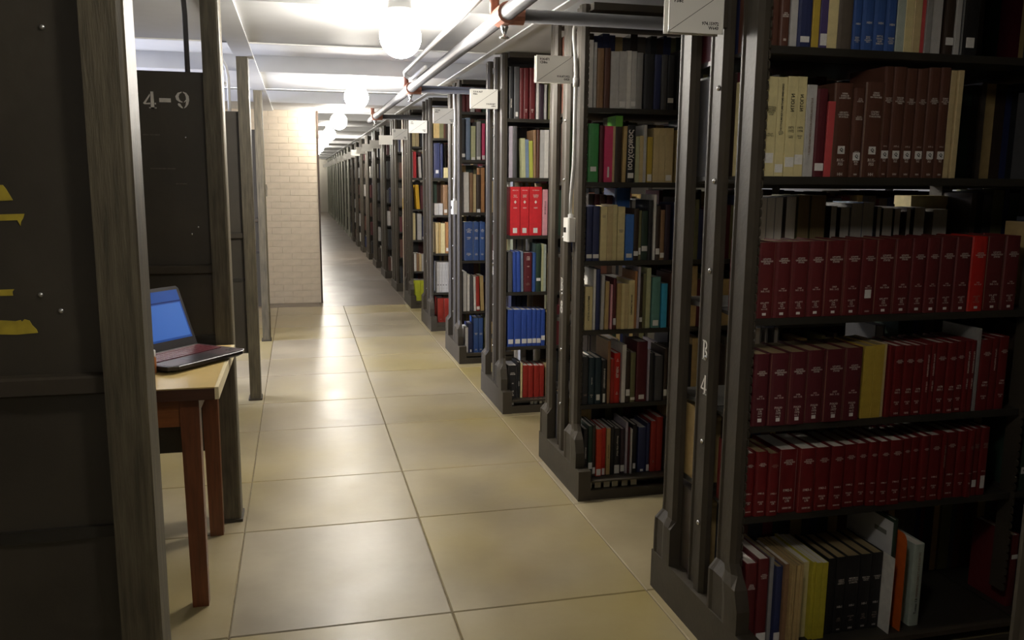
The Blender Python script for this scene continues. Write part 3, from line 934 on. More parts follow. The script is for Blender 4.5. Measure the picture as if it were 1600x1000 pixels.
for a, b, tp, c, k in [(913, 925, 448, 'cream', dict(soft=True, text=[(scribble([16], 3), M_INK, 0.5, 0.3, 0.11, -1)])), (926, 930, 421, 'wht', dict(soft=True)), (930, 937, 421, 'nvy', {}), (938, 943, 431, 'lgr', dict(soft=True, lean=0.6)),
    (944, 950, 440, 'tan', dict(soft=True, lean=0.6)), (953, 956.5, 445, 'lpink', dict(soft=True)), (957, 962, 436, 'mar2', dict(spine_label=(0.02, 0.03))), (963, 970, 443, 'tan', dict(soft=True)), (970, 975, 443, 'cream', dict(soft=True)),
    (975, 981, 444, 'buff', dict(soft=True)), (981, 990, 438, 'cream', dict(soft=True, text=[(scribble([14], 13), M_INK, 0.5, 0.3, 0.09, -1)])), (990, 994, 424, 'otan', dict(soft=True)), (994, 998, 417, 'lav', dict(soft=True, lean=0.6)), (998, 1003, 432, 'dbrn', dict(spine_label=(0.03, 0.02))),
    (1003, 1008, 428, 'olv', dict(soft=True)), (1008, 1015, 419, 'pgrn', dict(soft=True)), (1017, 1031, 433, 'teal', dict(spine_label=(0.01, 0.025), extra='with black tag')), (1032, 1041, 443, 'cyan', dict(soft=True, d=0.14))]:
    r.add(a, b, tp, c, 'book', **k)
r = R1[4]
for a, b, tp, c, k in [(909, 919, 558, 'bbl', dict(text=[('HI', DF, 0.2, 0.5, 0.01, 0)])), (919, 928.5, 559, 'dteal', dict(text=[(scribble([12], 1), PF, 0.5, 0.16, 0.1, 1), ('HH\nII', PF, 0.18, 0.5, 0.014, 0)])), (929, 939, 559, 'dteal', dict(spine_label=(0.018, 0.026), lab_w=0.016)),
    (939, 947.5, 563, 'blk', dict(spine_label=(0.006, 0.04), lab_w=0.01, text=[(scribble([16], 2), PF, 0.58, 0.3, 0.13, 1)])), (948, 952.7, 533, 'lbrn', dict(soft=True)), (953, 958, 561, 'rust', dict(soft=True)),
    (958, 968, 552, 'brt', dict(text=[('III\nHH', PF, 0.86, 0.35, 0.02, 0), (scribble([8], 4), PF, 0.62, 0.4, 0.06, 1), ('II\nHH', PF, 0.2, 0.35, 0.02, 0)])), (970, 976, 539, 'wht', dict(soft=True, lean=0.3)), (977, 984, 549, 'dbrn', dict(spine_label=(0.03, 0.03))), (984, 992, 551, 'olv', dict(spine_label=(0.01, 0.012))),
    (993, 1010, 534, 'mar2', dict(spine_label=(0.012, 0.02))), (1010.5, 1014, 547, 'lav', dict(soft=True)), (1014, 1021, 552, 'blk', {}), (1022, 1035, 556, 'dgr', {}), (1036, 1042, 545, 'dbrn', dict(spine_label=(0.02, 0.03)))]:
    r.add(a, b, tp, c, 'book', **k)
r = R1[5]
for a, b, tp, c, k in [(911, 918, 671, 'blk', dict(text=[(scribble([13], 1), PF, 0.5, 0.3, 0.12, 1)])), (918, 925, 666, 'dgrn', dict(spine_label=(0.035, 0.03), out=0.0)), (925, 930, 665, 'dbrn', dict(spine_label=(0.01, 0.03))),
    (931, 939, 671, 'or', dict(soft=True, spine_label=(0.004, 0.03), out=0.01)), (939, 946, 669, 'brt', dict(spine_label=(0.002, 0.03), lab_w=0.012)), (947, 953, 670, 'tan', dict(soft=True, text=[(scribble([13], 6), M_INK, 0.5, 0.3, 0.12, 1)])), (953, 959, 667, 'blk', {}),
    (959, 968, 670, 'blk', dict(spine_label=(0.003, 0.04), text=[('Messenger of the Word', PF, 0.62, 0.34, 0.13, 1)])), (968, 975, 670, 'dpl', dict(spine_label=(0.012, 0.03))), (976, 979.6, 660, 'lav', dict(soft=True)), (980, 983, 668, 'mar2', {}), (983.6, 987, 671, 'lgr', dict(soft=True, out=0.01)),
    (987, 994, 664, 'blk', dict(spine_label=(0.02, 0.025), lab_w=0.012)), (996, 1009, 668, 'nvy', dict(spine_label=(0.004, 0.01), lab_w=0.014)), (1009, 1014, 662, 'nvy', dict(spine_label=(0.004, 0.03))), (1015, 1024, 658, 'rust', dict(text=[('II', DF, 0.2, 0.4, 0.01, 0)])), (1024, 1034, 652, 'rust', {})]:
    r.add(a, b, tp, c, 'book', **k)

# -- third bookcase
r = R2[0]
for a, b, tp, c, k in [(795, 802, 104, 'bbl', dict(text=[(scribble([10], 1), PF, 0.3, 0.3, 0.09, 1)])), (803, 812, 104, 'dgr', dict(spine_label=(0.012, 0.026), lab_w=0.014)), (812, 818, 106, 'mar', {}), (818, 826, 106, 'mar', dict(text=[('HI\nII', PF, 0.16, 0.5, 0.02, 0)])), (827, 836, 106, 'mar', dict(text=[('HI\nII', PF, 0.16, 0.5, 0.02, 0)])),
    (838, 841.5, 130, 'wht', dict(soft=True)), (842, 850, 132, 'dpl', {}), (850.5, 854, 132, 'lgr', dict(soft=True))]:
    r.add(a, b, tp, c, 'book', **k)
r = R2[1]
for a, b, tp, c, k in [(795, 801, 197, 'lav', dict(soft=True)), (801, 808, 197, 'dgr', {}), (815, 821.5, 216, 'pgrn', dict(soft=True, lean=-1.6)), (821.5, 827, 218, 'gblu', dict(soft=True, lean=-1.6)), (827, 833, 220, 'lmg', dict(soft=True, lean=-1.6)),
    (833.5, 838, 203, 'lbrn', dict(lean=-0.6)), (838.5, 843, 203, 'brn', {}), (843.5, 850, 203, 'lgr', dict(soft=True)), (850, 857, 203, 'wht', dict(soft=True))]:
    r.add(a, b, tp, c, 'book', **k)
r = R2[2]
for a, b, tp, c, k in [(797, 812, 292, 'scar', 1), (812.5, 826, 292, 'scar', 1), (826.5, 846, 292, 'scar', 1), (847, 855, 296, 'lpink', 0)]:
    k = dict(soft=True, d=0.2, spine_label=(0.015, 0.03), text=[(scribble([7], int(a)), PF, 0.93, 0.6, 0.006, 0), (scribble([6, 5, 6], int(a)), PF, 0.81, 0.45, 0.026, 0), ('\u2666', PF, 0.69, 0.4, 0.02, 0), ('HIIH', PF, 0.57, 0.4, 0.008, 0)]) if k else dict(soft=True, text=[(scribble([12], 5), M_INK, 0.6, 0.3, 0.08, 1)])
    r.add(a, b, tp, c, 'book', **k)
r = R2[3]
for a, b, tp, c, k in [(793.5, 801, 394, 'dgr', {}), (802, 807.5, 394, 'rblu', dict(lean=-1.4)), (807.5, 814, 393, 'rblu', dict(lean=-1.4)), (814.5, 818, 393, 'gblu', dict(soft=True, lean=-1.0)), (818.5, 831.5, 395, 'mar2', dict(text=[(scribble([5, 4, 5], 1), PF, 0.86, 0.4, 0.026, 0), ('HIII', PF, 0.65, 0.5, 0.007, 0), ('II', PF, 0.38, 0.3, 0.006, 0), (scribble([5, 5, 5], 2), DF, 0.2, 0.5, 0.024, 0)])),
    (832, 837, 395, 'blu', {}), (837, 845, 381, 'dgrn', dict(spine_label=(0.065, 0.018))), (845.5, 849, 381, 'pgrn', dict(soft=True)), (849, 853, 382, 'gwh', dict(soft=True))]:
    r.add(a, b, tp, c, 'book', **k)
r = R2[4]
for a, b in [(792.6, 803), (803, 814.5), (814.5, 823.5), (823.5, 831.5), (831.5, 838), (838, 845), (845, 851.5)]:
    r.add(a, b, 484, 'rblu', 'book', spine_label=(0.018 if a < 844 else 0.035, 0.028), lab_w=0.03)
r = R2[5]
for a, b, tp, c, k in [(793.6, 808, 571, 'blk', dict(text=[(scribble([7, 6], 1), PF, 0.75, 0.55, 0.018, 0), ('HI', PF, 0.45, 0.3, 0.008, 0), ('HI\nI\nHI', PF, 0.15, 0.3, 0.034, 0)])), (808.5, 812.5, 566, 'blk', dict(text=[(scribble([9], 2), PF, 0.4, 0.3, 0.1, 1)])), (813, 816, 567, 'cream', dict(soft=True)),
    (817, 825, 571, 'rust', {}), (825, 833.5, 571, 'rust', {}), (834, 843, 571, 'rust', {}), (843, 850, 571, 'rust', {})]:
    r.add(a, b, tp, c, 'book', **k)

# -- fourth bookcase
r = R3[0]
for a, b, tp, c in [(722, 728, 135, 'mar'), (728.5, 734, 135, 'mar'), (735, 742, 136, 'lgr'), (743, 752, 136, 'mar')]:
    r.add(a, b, tp, c, 'book')
r = R3[1]
for a, b, tp, c, k in [(721.6, 727, 186, 'bbl', dict(spine_label=(0.02, 0.025))), (728, 735, 184, 'gblu', {}), (736, 743, 197, 'pgrn', dict(soft=True, spine_label=(0.0, 0.02))), (744.5, 751.5, 190, 'gry', dict(spine_label=(0.005, 0.02))), (753, 758, 193, 'pink', dict(spine_label=(0.005, 0.03)))]:
    r.add(a, b, tp, c, 'book', **k)
r = R3[2]
for a, b, tp, c, k in [(725, 733, 269, 'wht', dict(soft=True, lean=-0.6)), (733.5, 739, 270, 'lbrn', {}), (739.5, 744, 272, 'buff', dict(soft=True)), (744.5, 751, 273, 'dbrn', dict(spine_label=(0.0, 0.025))), (751.5, 757, 262, 'otan', dict(soft=True))]:
    r.add(a, b, tp, c, 'book', **k)
r = R3[3]
for a, b in [(725, 740), (740, 749), (749.3, 758)]:
    r.add(a, b, 347, 'blu', 'bound volume', text=[(scribble([4, 6, 6, 5], int(a)), PF, 0.78, 0.6, 0.04, 0), (scribble([5, 4], int(a) + 1), PF, 0.58, 0.6, 0.02, 0), (scribble([5, 6, 5], int(a) + 2), PF, 0.16, 0.5, 0.04, 0)])
r = R3[4]
for a, b, tp, c, k in [(724, 729, 425, 'lgr', dict(soft=True)), (730, 734, 429, 'wht', dict(soft=True)), (735, 740, 431, 'dgr', dict(lean=-1.0)), (740.5, 744, 432, 'wht', dict(soft=True, lean=-1.2)), (744.5, 750, 432, 'rust', dict(lean=-1.6, spine_label=(0.01, 0.025))), (751, 756.5, 431, 'tan', dict(lean=-1.6, soft=True))]:
    r.add(a, b, tp, c, 'book', **k)
r = R3[5]
for a, b, tp, c, k in [(727, 731.5, 512, 'wht', dict(soft=True)), (732, 739.5, 506, 'nvy', dict(spine_label=(0.01, 0.02), lab_w=0.012, lean=-0.6)), (740, 748, 497, 'blu', 1), (748, 755, 497, 'blu', 1)]:
    if k == 1:
        k = dict(text=[(scribble([6, 6, 5], int(a)), PF, 0.55, 0.6, 0.04, 0), (scribble([4, 4], int(a) + 2), PF, 0.1, 0.5, 0.03, 0)])
    r.add(a, b, tp, c, 'book', **k)

# -- fifth bookcase
for row, items in [(1, [(678, 688, 224, 'nvy', dict(spine_label=(0.04, 0.03))), (688.5, 692.5, 225, 'nvy', {}), (694, 700, 262, 'cream', dict(soft=True, out=0.02))]),
                   (2, [(678.7, 685.5, 318, 'lgr', dict(soft=True)), (685.8, 692, 318, 'lgr', dict(soft=True)), (693, 700, 289, 'lbrn', dict(spine_label=(0.02, 0.03)))]),
                   (3, [(681, 685, 348, 'buff', dict(soft=True)), (685.3, 689, 348, 'tan', dict(soft=True)), (689.3, 695.5, 349, 'cream', dict(soft=True)), (696, 703, 347, 'otan', dict(spine_label=(0.02, 0.03)))]),
                   (4, [(682.5 + q * 4.2, 686.5 + q * 4.2, 410, 'lgr', dict(soft=True, lean=0.8, text=[('\u2022', BK, 0.25, 0.5, 0.012, 0)])) for q in range(5)]),
                   (5, [(684, 694, 466, 'rust', dict(text=[('HH', DF, 0.2, 0.5, 0.01, 0)])), (694.3, 704, 466, 'rust', dict(text=[('HH', DF, 0.2, 0.5, 0.01, 0)]))])]:
    for a, b, tp, c, k in items:
        R4[row].add(a, b, tp, c, 'magazine' if row == 4 else 'book', **k)

# -- sixth bookcase
for row, items in [(0, [(638, 643, 206, 'buff', {}), (643.3, 649, 206, 'cream', {}), (649.3, 655, 207, 'buff', {})]),
                   (1, [(638, 640, 237, 'gry', {}), (640.2, 642.4, 237, 'lgr', {}), (642.6, 646.5, 237, 'scar', {}), (646.8, 650.6, 237, 'scar', {}), (655, 659, 245, 'wht', dict(lean=-2.4))]),
                   (2, [(641, 645.5, 290, 'prp', {}), (651, 656.3, 289, 'gold', dict(lean=-3.2)), (657, 661, 290, 'mar2', {})]),
                   (3, [(642, 649.5, 333, 'cream', {}), (652.5, 659, 334, 'lgr', {}), (660, 663, 338, 'nvy', dict(spine_label=(0.01, 0.025)))]),
                   (4, [(643, 647, 398, 'brn', {}), (647.3, 651, 396, 'wht', dict(lean=-0.8)), (651.3, 655, 396, 'lbrn', {}), (655.2, 659, 397, 'buff', {}), (659.2, 665, 398, 'lgr', {})]),
                   (5, [(643.6, 648.3, 438, 'lime', {}), (648.5, 657, 438, 'lime', {}), (657.3, 667, 438, 'lime', {})])]:
    for a, b, tp, c, k in items:
        k.setdefault('soft', True)
        R5[row].add(a, b, tp, c, 'book', **k)

# -- books on the rear faces, their page edges towards us, seen over the rows in front
REAR_X = {}


def rear(case, shelf, items, zoff=0.0):
    y0 = Y_FIRST + PITCH * case
    z = ROWS[(case, shelf)].z
    yf = y0 + 0.40
    for n, (a, b, tp, c, what, k) in enumerate(items):
        xa, xb = at_y(a, tp + 40, yf).x, at_y(b, tp + 40, yf).x
        z1 = at_y((a + b) / 2, tp, yf).z
        REAR_X[(case, shelf)] = max(REAR_X.get((case, shelf), 0), xb + 0.05)
        lab = k.pop('label', None) or f"{CLR[c][1]} {what}, {ORD[n]} of the back row on {SHELF_WORD[shelf]} shelf, {CASE_WORD[case][4:]}"
        book(xa, xb, yf, z + 0.0005, z1, c, lab, f"back row on the {SHELF_WORD[shelf]} shelf of {CASE_WORD[case]}", d=k.pop('d', 0.16), fore=k.pop('fore', True), **k)

rear(0, 2, [(1186, 1197, 309, 'lgr', 'book', dict(soft=True)), (1197, 1210, 309, 'gry', 'book', dict(soft=True)), (1210, 1222, 308, 'gry', 'book', dict(soft=True)), (1227, 1243, 307, 'taupe', 'book', dict(soft=True)), (1246, 1264, 305, 'olv', 'book', dict(pages='tan', soft=True)), (1266, 1289, 305, 'olv', 'book', dict(pages='tan', soft=True)),
            (1296, 1306, 322, 'blk', 'book', dict(soft=True)), (1311, 1326, 324, 'blk', 'book', dict(soft=True)), (1328, 1346, 318, 'gry', 'book', dict(soft=True)), (1346, 1364, 316, 'gblu', 'book', dict(soft=True)),
            (1368, 1375, 323, 'dgr', 'book', dict(soft=True)), (1377, 1393, 325, 'blk', 'book', dict(soft=True)), (1395, 1405, 326, 'blk', 'book', dict(soft=True)), (1414, 1421, 324, 'dbrn', 'book', dict(soft=True)), (1426, 1443, 324, 'blk', 'book', dict(soft=True, d=0.09)), (1455, 1478, 327, 'taupe', 'book', dict(soft=True, d=0.09))])
rear(0, 3, [(1178, 1188, 512, 'gry', 'book', {}), (1193, 1198, 512, 'gry', 'book', {}), (1207, 1216, 511, 'dgr', 'book', {}), (1365, 1380, 508, 'dgr', 'book', dict(pages='grey'))])
rear(1, 2, [(919, 927, 303, 'dbrn', 'book', dict(fore=False)), (928, 936, 303, 'mar2', 'book', dict(fore=False)), (936, 946, 304, 'brn', 'book', dict(fore=False)), (947, 957, 305, 'mar2', 'book', dict(fore=False)), (961, 985, 294, 'sblu', 'folder', dict(fore=False, kind='folder')), (986, 999, 312, 'gry', 'book', {}), (999, 1013, 311, 'lgr', 'book', {})])
rear(1, 3, [(913, 928, 412, 'taupe', 'book', {}), (944, 975, 433, 'brn', 'book', {})])
rear(1, 4, [(917, 922, 524, 'dpl', 'book', {}), (922, 935, 524, 'lav', 'book', {}), (936, 945, 528, 'tan', 'book', dict(pages='tan')), (952, 966, 530, 'buff', 'book', {}), (1022, 1027, 534, 'lav', 'book', {})])
rear(2, 2, [(801, 804, 284, 'wht', 'booklet', {}), (812, 817, 285, 'mus', 'booklet', {}), (820, 826, 285, 'mus', 'booklet', {}), (828, 834, 285, 'gold', 'booklet', {})])
rear(2, 3, [(801, 806, 371, 'pgrn', 'book', {}), (807, 816, 372, 'gblu', 'book', {}), (816, 820, 372, 'lgr', 'book', {})])
rear(2, 4, [(798, 806, 461, 'nvy', 'book', dict(fore=False)), (807, 815, 461, 'nvy', 'book', dict(fore=False)), (816, 824, 461, 'nvy', 'book', dict(fore=False)), (831, 850, 461, 'lbrn', 'box', dict(fore=False, kind='box'))])
rear(2, 5, [(812, 822, 546, 'wht', 'book', dict(fore=False)), (824, 832, 547, 'blk', 'book', dict(fore=False))])

# a cream box behind the rear books of the nearest bookcase
ybx = Y_FIRST + 0.50
pa, pb = at_y(1422, 335, ybx), at_y(1480, 306, ybx)
zb = ROWS[(0, 2)].z + 0.0005
bx_ = empty('archive_box', ((pa.x + pb.x) / 2, ybx, zb), 'cream box seen above the back row behind the maroon volumes, nearest bookcase', 'box')
hw, hb = (pb.x - pa.x) / 2, pb.z - zb
REAR_X[(0, 2)] = pb.x + 0.02
MB().box(-hw, hw, 0, 0.08, 0, hb - 0.03).build('box_body', cloth('cream'), bx_)
MB().box(-hw - 0.002, hw + 0.002, -0.002, 0.082, hb - 0.03, hb).build('box_lid', cloth('cream'), bx_)
# -- the orange leaflet's neighbours and the second bay of the nearest bookcase
def bay_book(shelf, x0, w, h, key, label, spine_label=None):
    z = ROWS[(0, shelf)].z
    book(x0, x0 + w, Y_FIRST + SP, z + 0.0005, z + h, key, label, 'dark books in the second bay', spine_label=spine_label, lab_w=0.022)
bay_book(4, 2.15, 0.03, 0.25, 'dgrn', 'dark green book with small Q label beyond the toothed strip at right edge', (0.055, 0.021, 'Q'))
bay_book(4, 2.182, 0.03, 0.22, 'blk', 'black book behind the dark green Q labelled one at right edge')
bay_book(5, 2.15, 0.03, 0.24, 'mar', 'maroon book low beyond the toothed strip at right edge', (0.16, 0.014))

# ------------------------------------------------------------------ the bookcases themselves
CASE_LABEL = ['nearest dark steel bookcase, stencilled B 4 on its end upright', 'second dark steel bookcase from the camera, with light switch and B 8 on its end',
              'third dark steel bookcase from the camera, with three scarlet volumes', 'fourth dark steel bookcase from the camera, with a light switch on its end',
              'fifth dark steel bookcase from the camera, with two red volumes lowest', 'sixth dark steel bookcase, last before the doorway, with yellow green books']
cases = []
RAIL = [at_y(u, v, Y_FIRST + PITCH * k + 0.015).z for k, (u, v) in enumerate([(1300, 1006), (975, 747), (820, 627), (740, 556), (690, 509), (650, 474)])]
for i, lab in enumerate(CASE_LABEL):
    zs = [ROWS[(i, s)].z for s in range(5)]
    cases.append(bookcase(i, lab, None, zs, 2 if i < 2 else 1, base_top=ROWS[(i, 5)].z, rail_top=RAIL[i], fullbays=3 if i < 2 else 1))
bookcase(-1, 'dark steel bookcase end at the right edge, beside the camera', None, Z_SHELVES[-1], 1, fullbays=1)

def case_letters(i, chars, ztop, h):
    for k, ch in enumerate(chars):
        o = stencil(ch, h, M_WHITE, cases[i], (-0.0008, 0.297 + 0.055, ztop - (k + 1) * h - k * h * 0.75), FACE_AISLE, 0.86)
case_letters(0, 'B4', at_y(1104, 519, 2.31).z if False else 0.93, 0.06)
case_letters(1, 'B8', 0.955, 0.06)
case_letters(2, 'B8', 0.96, 0.055)

# label cards in the slot of the plinths
for i, xs in ((1, (915, 929, 943, 956, 971, 985)), (2, (797, 827, 833, 841, 847))):
    y0 = Y_FIRST + PITCH * i
    for px in xs:
        x = at_y(px, 760, y0 + 0.03).x
        w = 0.028 if i == 1 else 0.018
        c = MB().box(x, x + w, y0 + 0.028, y0 + 0.030, 0.046, 0.08).build('slot_card', mat('tan_card', '#8f8873', 0.7, 0.1, 30) if i == 1 else M_LABEL, cases[i])
        c.location = (-XS, -y0, 0)

# books the photograph leaves in the dark: the rest of the bays and the rear faces
def filler(i, front_from, rear_rows, zs, bays):
    y0 = Y_FIRST + PITCH * i
    rr = random.Random(i + 50)
    keys = ['dbrn', 'brn', 'dgr', 'taupe', 'mar2', 'nvy', 'bbl', 'olv', 'tan', 'dgrn']
    ms = [cloth(k) for k in keys] + [M_PAGES_GREY]
    mb = MB()
    def run(x, x1, z, top, ya, yb_):
        while x < x1 - 0.02:
            w = rr.uniform(0.016, 0.045)
            h = min(rr.uniform(0.2, 0.29), top - z - 0.03)
            if ya > y0 + 0.3:
                h = top - z - rr.uniform(0.03, 0.05)
            mb.box(x, min(x + w - 0.001, x1), ya, yb_, z + 0.0005, z + h, rr.randrange(len(keys)))
            x += w
    zz = sorted(zs)
    for n, z in enumerate(zz):
        top = zz[n + 1] if n + 1 < len(zz) else Z_BEAM - 0.03
        sh = len(zz) - 1 - n
        for s in range(bays):
            a, b = BAYS[s]
            if s > 0:
                run(a + 0.03 + (0.14 if i == 0 and sh in (4, 5) and s == 1 else 0), b, z, top, y0 + SP + 0.003, y0 + SP + 0.16)
            elif front_from is not None:
                run(max(a + 0.004, front_from[sh]), b - 0.01, z, top, y0 + SP + 0.003, y0 + SP + 0.16)
            st = rear_rows.get(sh, a + 0.004) if s == 0 else a
            if st is not None:
                run(st, b, z, top, y0 + 0.40, y0 + 0.565)
    if mb.v:
        tag(mb.build('row_of_books', ms), ['dark books in the shaded further bays of the bookcase beside the camera', 'shaded books filling the rear and far bays of the nearest bookcase', 'shaded books filling the rear and far bays of the second bookcase', 'shaded books filling the rear and hidden part of the third bookcase',
            'shaded books filling the rear and hidden part of the fourth bookcase', 'shaded books filling the rear and hidden part of the fifth bookcase', 'shaded books filling the rear and hidden part of the sixth bookcase'][i + 1], 'books', None, 'stuff')
filler(-1, [0] * 6, {}, Z_SHELVES[-1] + [0.126], 1)
for i in range(6):
    zs = [ROWS[(i, s)].z for s in range(6)]
    ff = None if i == 0 else [ROWS[(i, s)].xmax + 0.012 for s in range(6)]
    filler(i, ff, {k[1]: v for k, v in REAR_X.items() if k[0] == i}, zs, 3 if i < 2 else 1)

# V-shaped range signs on the bookcase ends
SIGN_TEXT = [('976.618\nP58c', '974.15972\nW643'), ('914.471\nC58m', '914.471952\nG42b'), ('910.4 A37\nF58c', '914.38 B57\nL43d'), ('909.82\nM36', '909.9\nT61'), ('909\nD26', '909.7\nS53'), ('907\nB31', '908.2\nR22')]
SIGN_WORD = ['white aisle sign with a diagonal line on the nearest bookcase end', 'brightly lit white aisle sign with a diagonal line on the second bookcase', 'white aisle sign with a diagonal line on the third bookcase end',
             'white aisle sign on the fourth bookcase, above the switch conduit', 'grey looking aisle sign on the fifth bookcase end', 'small aisle sign on the sixth bookcase, beside the doorway']
def range_sign(i, label=None):
    '''flag sign standing out from the bookcase end into the aisle: two parallel cards on a mount'''
    y0 = Y_FIRST + PITCH * i
    W, Hh, T = 0.163, 0.112, 0.034
    s = empty('aisle_sign', (XS - (0.001 if i else 0.014), y0 + (0.232 if i else 0.29), 1.812 if i else 1.80), label, 'sign')
    f = MB().box(-W, 0, 0, 0.003, 0, Hh).build('sign_face', M_SIGN, s)
    MB().box(-W, 0, T - 0.003, T, 0, Hh).build('rear_sign_face', M_SIGN, s)
    MB().box(-0.012, 0 if i else 0.014, 0.003, T - 0.003, 0.02, Hh - 0.02).build('mount', M_STEEL, s)
    MB().box(-W, -W + 0.004, -0.0012, 0, 0, Hh).build('sign_edge', M_PORCELAIN, s)
    MB().box(-W, 0, -0.0012, 0, 0, 0.003).build('sign_edge', M_PORCELAIN, s)
    MB().box(-0.003, 0, -0.0012, 0, 0, Hh).build('sign_edge', M_PORCELAIN, s)
    lb = MB()
    ln = math.hypot(W, Hh)
    nx, ny = -Hh / ln * 0.0007, W / ln * 0.0007
    lb.poly([(-W + 0.003 - nx, -0.0008, 0.003 - ny), (-nx, -0.0008, Hh - ny), (nx, -0.0008, Hh + ny), (-W + 0.003 + nx, -0.0008, 0.003 + ny)])
    lb.build('diagonal_line', M_INK, f)
    for txt, fx, fz, al, hh in ((SIGN_TEXT[i][0], -W + 0.014, Hh * 0.80, 'LEFT', 0.024), (SIGN_TEXT[i][1], -0.014, Hh * 0.19, 'RIGHT', 0.021)):
        me, w, h, cx, cy = text_mesh(txt, al, bold=0.035)
        k = hh / h
        lettering(txt, M_INK, f, (fx + (w * k / 2 if al == 'LEFT' else -w * k / 2), -0.001, fz), FACE_FRONT, height=hh, align=al)
for i in range(6):
    range_sign(i, SIGN_WORD[i])

# light switches with their conduits
def switch(i, label):
    y = Y_FIRST + PITCH * i + 0.19
    t = empty('light_switch', (XS - 0.012, y, 1.19), label, 'light switch')
    b = MB()
    b.bevel_box(-0.022, 0.022, -0.036, 0.036, -0.058, 0.045, 0.006)
    b.build('switch_box', M_PORCELAIN, t)
    MB().box(-0.030, -0.021, -0.006, 0.006, -0.018, 0.004).build('toggle', M_BLACKINK, t)
    MB().lathe([(0.010, 0.045), (0.012, 0.046), (0.012, 0.06), (0.009, 0.062)], seg=10).build('conduit_nut', M_PIPEW, t)
    p = [(0, 0, 0.055), (0, 0, 0.13), (0, -0.012, 0.19), (0, -0.03, 0.27), (0, -0.034, 0.35), (0, -0.034, 0.66), (0, -0.02, 0.74), (0, 0.0, 0.80)]
    p += [(0.0, 0.0, 0.84), (0.012, 0, 0.88), (0.04, 0, 0.905), (0.10, 0, 0.912), (0.30, 0, 0.912)]
    MB().tube(p, 0.0085, 8).build('conduit', M_PIPEW, t, smooth=True)
    MB().tube([(0, -0.034, 0.60), (0, -0.034, 0.635)], 0.012, 8).build('conduit_coupling', M_PIPEW, t, smooth=True)
switch(1, 'light switch box with bent white conduit on the second bookcase end')
switch(3, 'light switch box with bent white conduit on the fourth bookcase end')

# bookcases beyond the doorway
M_PALE_LIT = mat('lamplit_grey_green_end_panel', '#8f8f82', 0.5, 0.08, 4)  # far ends stand in stronger light; that brightness is put into this paler colour
far_y = []
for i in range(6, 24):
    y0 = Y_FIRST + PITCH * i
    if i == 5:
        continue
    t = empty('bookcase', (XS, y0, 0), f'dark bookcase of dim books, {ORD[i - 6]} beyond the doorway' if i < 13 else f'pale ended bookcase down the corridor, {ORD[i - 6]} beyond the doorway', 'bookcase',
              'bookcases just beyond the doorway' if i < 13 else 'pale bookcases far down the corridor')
    m = M_STEEL if i < 13 else M_PALE_LIT
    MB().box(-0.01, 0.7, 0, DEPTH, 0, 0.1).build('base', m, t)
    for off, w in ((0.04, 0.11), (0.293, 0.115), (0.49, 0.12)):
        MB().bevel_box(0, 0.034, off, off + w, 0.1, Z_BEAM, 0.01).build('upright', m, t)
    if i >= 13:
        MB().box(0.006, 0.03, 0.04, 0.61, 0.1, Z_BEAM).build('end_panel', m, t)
    for z in (0.42, 0.74, 1.06, 1.40, 1.72):
        MB().box(0.034, 0.7, 0.06, 0.58, z - 0.02, z).build('shelf', M_SHELF, t)
    MB().box(0.034, 0.7, 0.3, 0.33, 0.1, Z_BEAM).build('rear_panel', M_SHELF, t)
    s = empty('aisle_sign', (XS - 0.011, y0 + 0.24, 1.812), f'small aisle sign on the {ORD[i - 6]} bookcase beyond the doorway', 'sign', 'signs beyond the doorway')
    MB().box(-0.163, 0, 0, 0.003, 0, 0.112).build('sign_face', M_SIGN, s)
    MB().box(-0.163, 0, 0.031, 0.034, 0, 0.112).build('rear_sign_face', M_SIGN, s)
    MB().box(-0.012, 0, 0.003, 0.031, 0.02, 0.09).build('mount', M_STEEL, s)
    far_y.append(y0)
fb = MB()
rr = random.Random(3)
fm = [cloth(k) for k in ('dbrn', 'brn', 'dgr', 'lgr', 'taupe', 'mar2', 'wht', 'bbl', 'nvy')]
for y0 in far_y[:10]:
    for z in (0.10, 0.42, 0.74, 1.06, 1.40, 1.72):
        x = XS + 0.05
        while x < XS + 0.5:
            w = rr.uniform(0.018, 0.05)
            fb.box(x, x + w - 0.002, y0 + 0.07 + rr.uniform(-0.008, 0.01), y0 + 0.27, z + 0.001, z + rr.uniform(0.17, 0.27), rr.randrange(len(fm)))
            x += w
tag(fb.build('row_of_books', fm), 'rows of dim books in the bookcases beyond the doorway', 'books', None, 'stuff')

